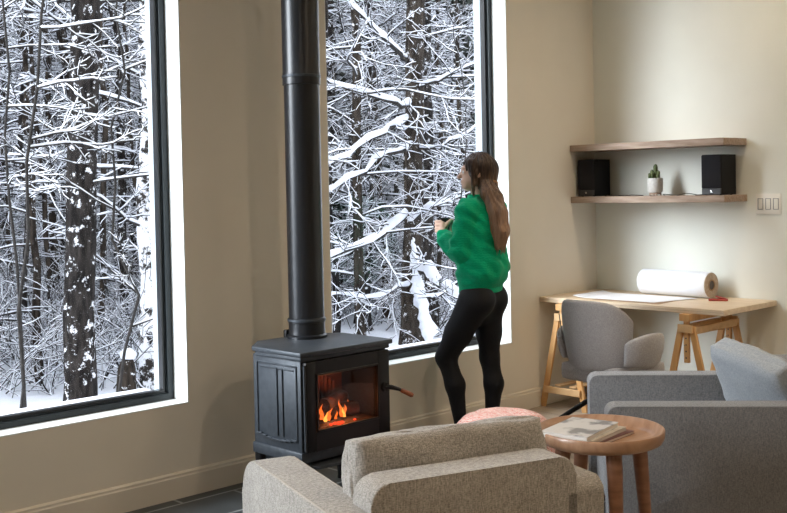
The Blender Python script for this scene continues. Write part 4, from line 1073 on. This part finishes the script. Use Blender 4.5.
tree(23, 6.5, .058, 20, .1, M['barkgrey'], 'straight snow-edged trunk left of the thick leaning trunk, right window', spot(357, 11.0), lean=(.05, 0), ln=1.8, snow=.022, rtop=.6, flare=1.2)
tree(24, 6.5, .10, 22, .15, M['bark'], 'dark trunk beside the stove pipe at the left edge of the right window', spot(335, 14.5), lean=(0, 0), ln=2.0, snow=.035)
tree(25, 4.5, .009, 14, .1, M['twig'], 'slender dark sapling outside the right window, beyond the head of the woman', spot(466, 10.4), lean=(-.1, .0), ln=.85, kids=(6, 4), snow=.013, wig=.04, flare=1)
# young trunks standing between the big ones, bare low down
GY = 'young thin trunks standing among the bigger trees'; LY = 'young thin dark trunk with short snowy twigs among the bigger trees'
yt, _ = tree(51, 6.0, .036, 16, .22, M['bark'], LY, spot(20, 11.5), lean=(.1, -.05), ln=.8, kids=(7, 5), snow=.018, group=GY, rtop=.5, flare=1.2, wig=.03)
yt2, _ = tree(52, 5.5, .028, 14, .25, M['barkgrey'], LY, spot(140, 12.5), lean=(-.15, .1), ln=.8, kids=(7, 5), snow=.018, group=GY, rtop=.5, flare=1.2, wig=.04)
for i, (px, D) in enumerate([(8, 13.5), (33, 15), (46, 12.2), (62, 16), (101, 11.4), (112, 14.8), (129, 16.5), (158, 13.6), (-22, 12), (182, 15), (2, 17), (90, 18.5), (350, 16), (368, 13.2), (381, 17), (396, 15.2), (438, 14.4), (452, 16.8), (468, 13.0), (330, 12.6)]):
    rg = random.Random(i+900); copy_thing(yt if i % 2 else yt2, spot(px, D), rg.uniform(0, 6.28), rg.uniform(.9, 1.35), LY, GY)
# a broken stump
sp_ = spot(121, 9.0); tm = TreeMesh(); V, F = tube_vf([Vector((0, 0, -.2)), Vector((0, 0, .12)), Vector((.01, 0, .3)), Vector((.03, .0, .42))], [.10, .085, .075, .03], 10); tm.b[0].extend(V); tm.b[1].extend(F)
tm.add('s', [Vector((.02, 0, .38)), Vector((.03, 0, .43)), Vector((.03, 0, .47))], [.06, .075, .03], 10)
stm = finish(tm, 'tree_stump', 'short broken brown stump capped with snow, low in the left window', 'stump', sp_, M['barkgrey'])
# -- spruces
def spruce(seed, h, R0):
    rg = random.Random(seed); tm = TreeMesh(); V, F = tube_vf([Vector((0, 0, -.3)), Vector((0, 0, h))], [.11, .01], 8); tm.b[0].extend(V); tm.b[1].extend(F)
    nl = int(h*4.2)
    for i in range(nl):
        u = (i+.5)/nl; z = .3+(h-.35)*u; L_ = R0*(1-u)**.8+.12
        for k in range(9):
            a = rg.uniform(0, 2*PI); ln = L_*rg.uniform(.75, 1.1); pts = []; dr_ = Vector((math.cos(a), math.sin(a), 0)); 
            for j in range(5): w = j/4; pts.append(Vector((0, 0, z))+dr_*ln*w+Vector((0, 0, .10*math.sin(w*2)-.38*ln*w*w)))
            tm.add('t', pts, [.03, .07, .075, .055, .01], 4); tm.add('s', [p+Vector((0, 0, .045)) for p in pts], [.01, .045*rg.uniform(.4, 1.2), .05*rg.uniform(.3, 1.3), .05*rg.uniform(.4, 1.2), .01], 4)
            for j in range(1, 5):
                for sg in (-1, 1):
                    sd = Vector((-dr_.y*sg, dr_.x*sg, 0)); e = pts[j]+(sd*.8+dr_*.5)*ln*.30*rg.uniform(.7, 1.2)-Vector((0, 0, .10*rg.uniform(.5, 1.5)))
                    mid = pts[j].lerp(e, .5); tm.add('t', [pts[j], mid, e], [.035, .045, .006], 3)
                    if rg.random() < .6: tm.add('s', [pts[j]+Vector((0, 0, .03)), mid+Vector((0, 0, .035)), e+Vector((0, 0, .02))], [.02, .032, .004], 3)
    return tm
GS = 'snowy spruces far back in the woods'; LS = 'dark snow-laden spruce far back among the bare trees'
sp1 = finish(spruce(1, 7.0, 1.5), 'spruce', LS, 'tree', spot(340, 19), M['bark'], GS, branchm=M['needle'])
for i, (px, D) in enumerate([(352, 17.5), (455, 21), (475, 19), (492, 24), (438, 26), (372, 24), (385, 30), (322, 25), (300, 21), (510, 22), (412, 33), (466, 30), (-40, 30), (190, 27)]):
    rg = random.Random(i+40); copy_thing(sp1, spot(px, D), rg.uniform(0, 6), rg.uniform(.85, 1.25), LS, GS)
# -- added unseen spruces left of the windows; they keep the low light off the woods
for i in range(64):
    rg = random.Random(i+400); x = -13+13*((i*.618) % 1); y = 4.5+(5.4-x)*.72+3.2+(i % 32)*.33
    copy_thing(sp1, Vector((x, y, terr(x, y))), rg.uniform(0, 6), rg.uniform(2.0, 2.6), 'tall spruce added out of view left of the house to shade the woods', 'unseen tall spruces added to shade the woods')
# -- many bare trees
GB = 'bare trees filling the snowy woods'; LB = 'slim bare snow-laden tree among many in the woods behind'
protos = []
rgP = random.Random(77)
spots = []
for i in range(190):
    for _ in range(30):
        if i < 30: px = rgP.uniform(-60, 215); D = rgP.uniform(13, 38)
        elif i < 140: px = rgP.uniform(285, 520); D = rgP.uniform(13.5, 38)
        else: px = rgP.uniform(-300, 900); D = rgP.uniform(14, 38)
        p = at(px, 190, D)
        if p.y < 9.0+max(0, (p.x-9)*.9): continue
        if all((p.x-q[0])**2+(p.y-q[1])**2 > .55**2 for q in spots): break
    else: continue
    spots.append((p.x, p.y, D, px))
for i, (x, y, D, px) in enumerate(spots):
    rg = random.Random(i); loc = Vector((x, y, terr(x, y)))
    if len(protos) < 9:
        k = len(protos); big = k % 3 == 0
        t_, _ = tree(100+k, rg.uniform(5.5, 8.0), (.075 if big else .04), 22 if big else 26, .05, M['bark'] if k % 2 else M['barkgrey'], LB, loc, lean=(rg.gauss(0, .25), rg.gauss(0, .25)), ln=1.6, kids=(12, 8), snow=.024, elev=(.1, .9), group=GB, wig=.035, droop=-.05)
        protos.append(t_)
    else:
        copy_thing(protos[i % 9], loc, rg.uniform(0, 6.28), rg.uniform(.75, 1.3), LB, GB)
# -- undergrowth near the ground, uncountable
tm = TreeMesh(); rg = random.Random(9)
for i in range(3000):
    px = rg.uniform(-80, 230) if i % 2 else rg.uniform(280, 540); D = rg.uniform(9.2, 24); p = at(px, 190, D)
    if p.y < 7.2 or (px > 270 and D < 13): continue
    q = Vector((p.x, p.y, terr(p.x, p.y)-.05)); a = rg.uniform(0, 2*PI)
    limb(tm, rg, q, Vector((math.cos(a)*.7, math.sin(a)*.7, rg.uniform(.5, 1.6))), rg.uniform(.5, 1.5), rg.uniform(.005, .010), 1, rg.uniform(.010, .020), (0, 5), up=-.06, wig=.2)
u = pyobj('brushwood', *tm.t, M['twig'], None); tag(u, 'tangle of thin snowy twigs near the ground in the woods', 'undergrowth', None, 'stuff')
pyobj('snow_load', *tm.s, M['snow'], u, True)

# ------------------------------------------------------------------ daylight
w = bpy.data.worlds.new('World'); sc.world = w; w.use_nodes = True; nt = w.node_tree; nt.nodes.clear()
bg = nt.nodes.new('ShaderNodeBackground'); ow = nt.nodes.new('ShaderNodeOutputWorld'); nt.links.new(bg.outputs[0], ow.inputs[0])
bg.inputs[0].default_value = (.84, .90, 1.0, 1); bg.inputs[1].default_value = 1.75
w.cycles.sampling_method = 'AUTOMATIC'
sn = bpy.data.lights.new('overcast_sun', 'SUN'); sn.energy = 13.5; sn.angle = R(56); sn.color = (.89, .95, 1.0)
so = bpy.data.objects.new('overcast_sun', sn); COL.objects.link(so)
dv = Vector((math.sin(R(-52)), math.cos(R(-52)), math.tan(R(28)))).normalized()   # towards the bright part of the sky
so.rotation_euler = dv.to_track_quat('Z', 'Y').to_euler()

sc.view_settings.view_transform = 'Standard'; sc.view_settings.look = 'None'; sc.view_settings.gamma = 1
sc.view_settings.use_curve_mapping = False
sc.view_settings.exposure = 0.55
cy = sc.cycles; cy.use_denoising = True; cy.max_bounces = 8; cy.diffuse_bounces = 5; cy.transparent_max_bounces = 12; cy.caustics_reflective = False; cy.caustics_refractive = False
cy.sample_clamp_indirect = 8
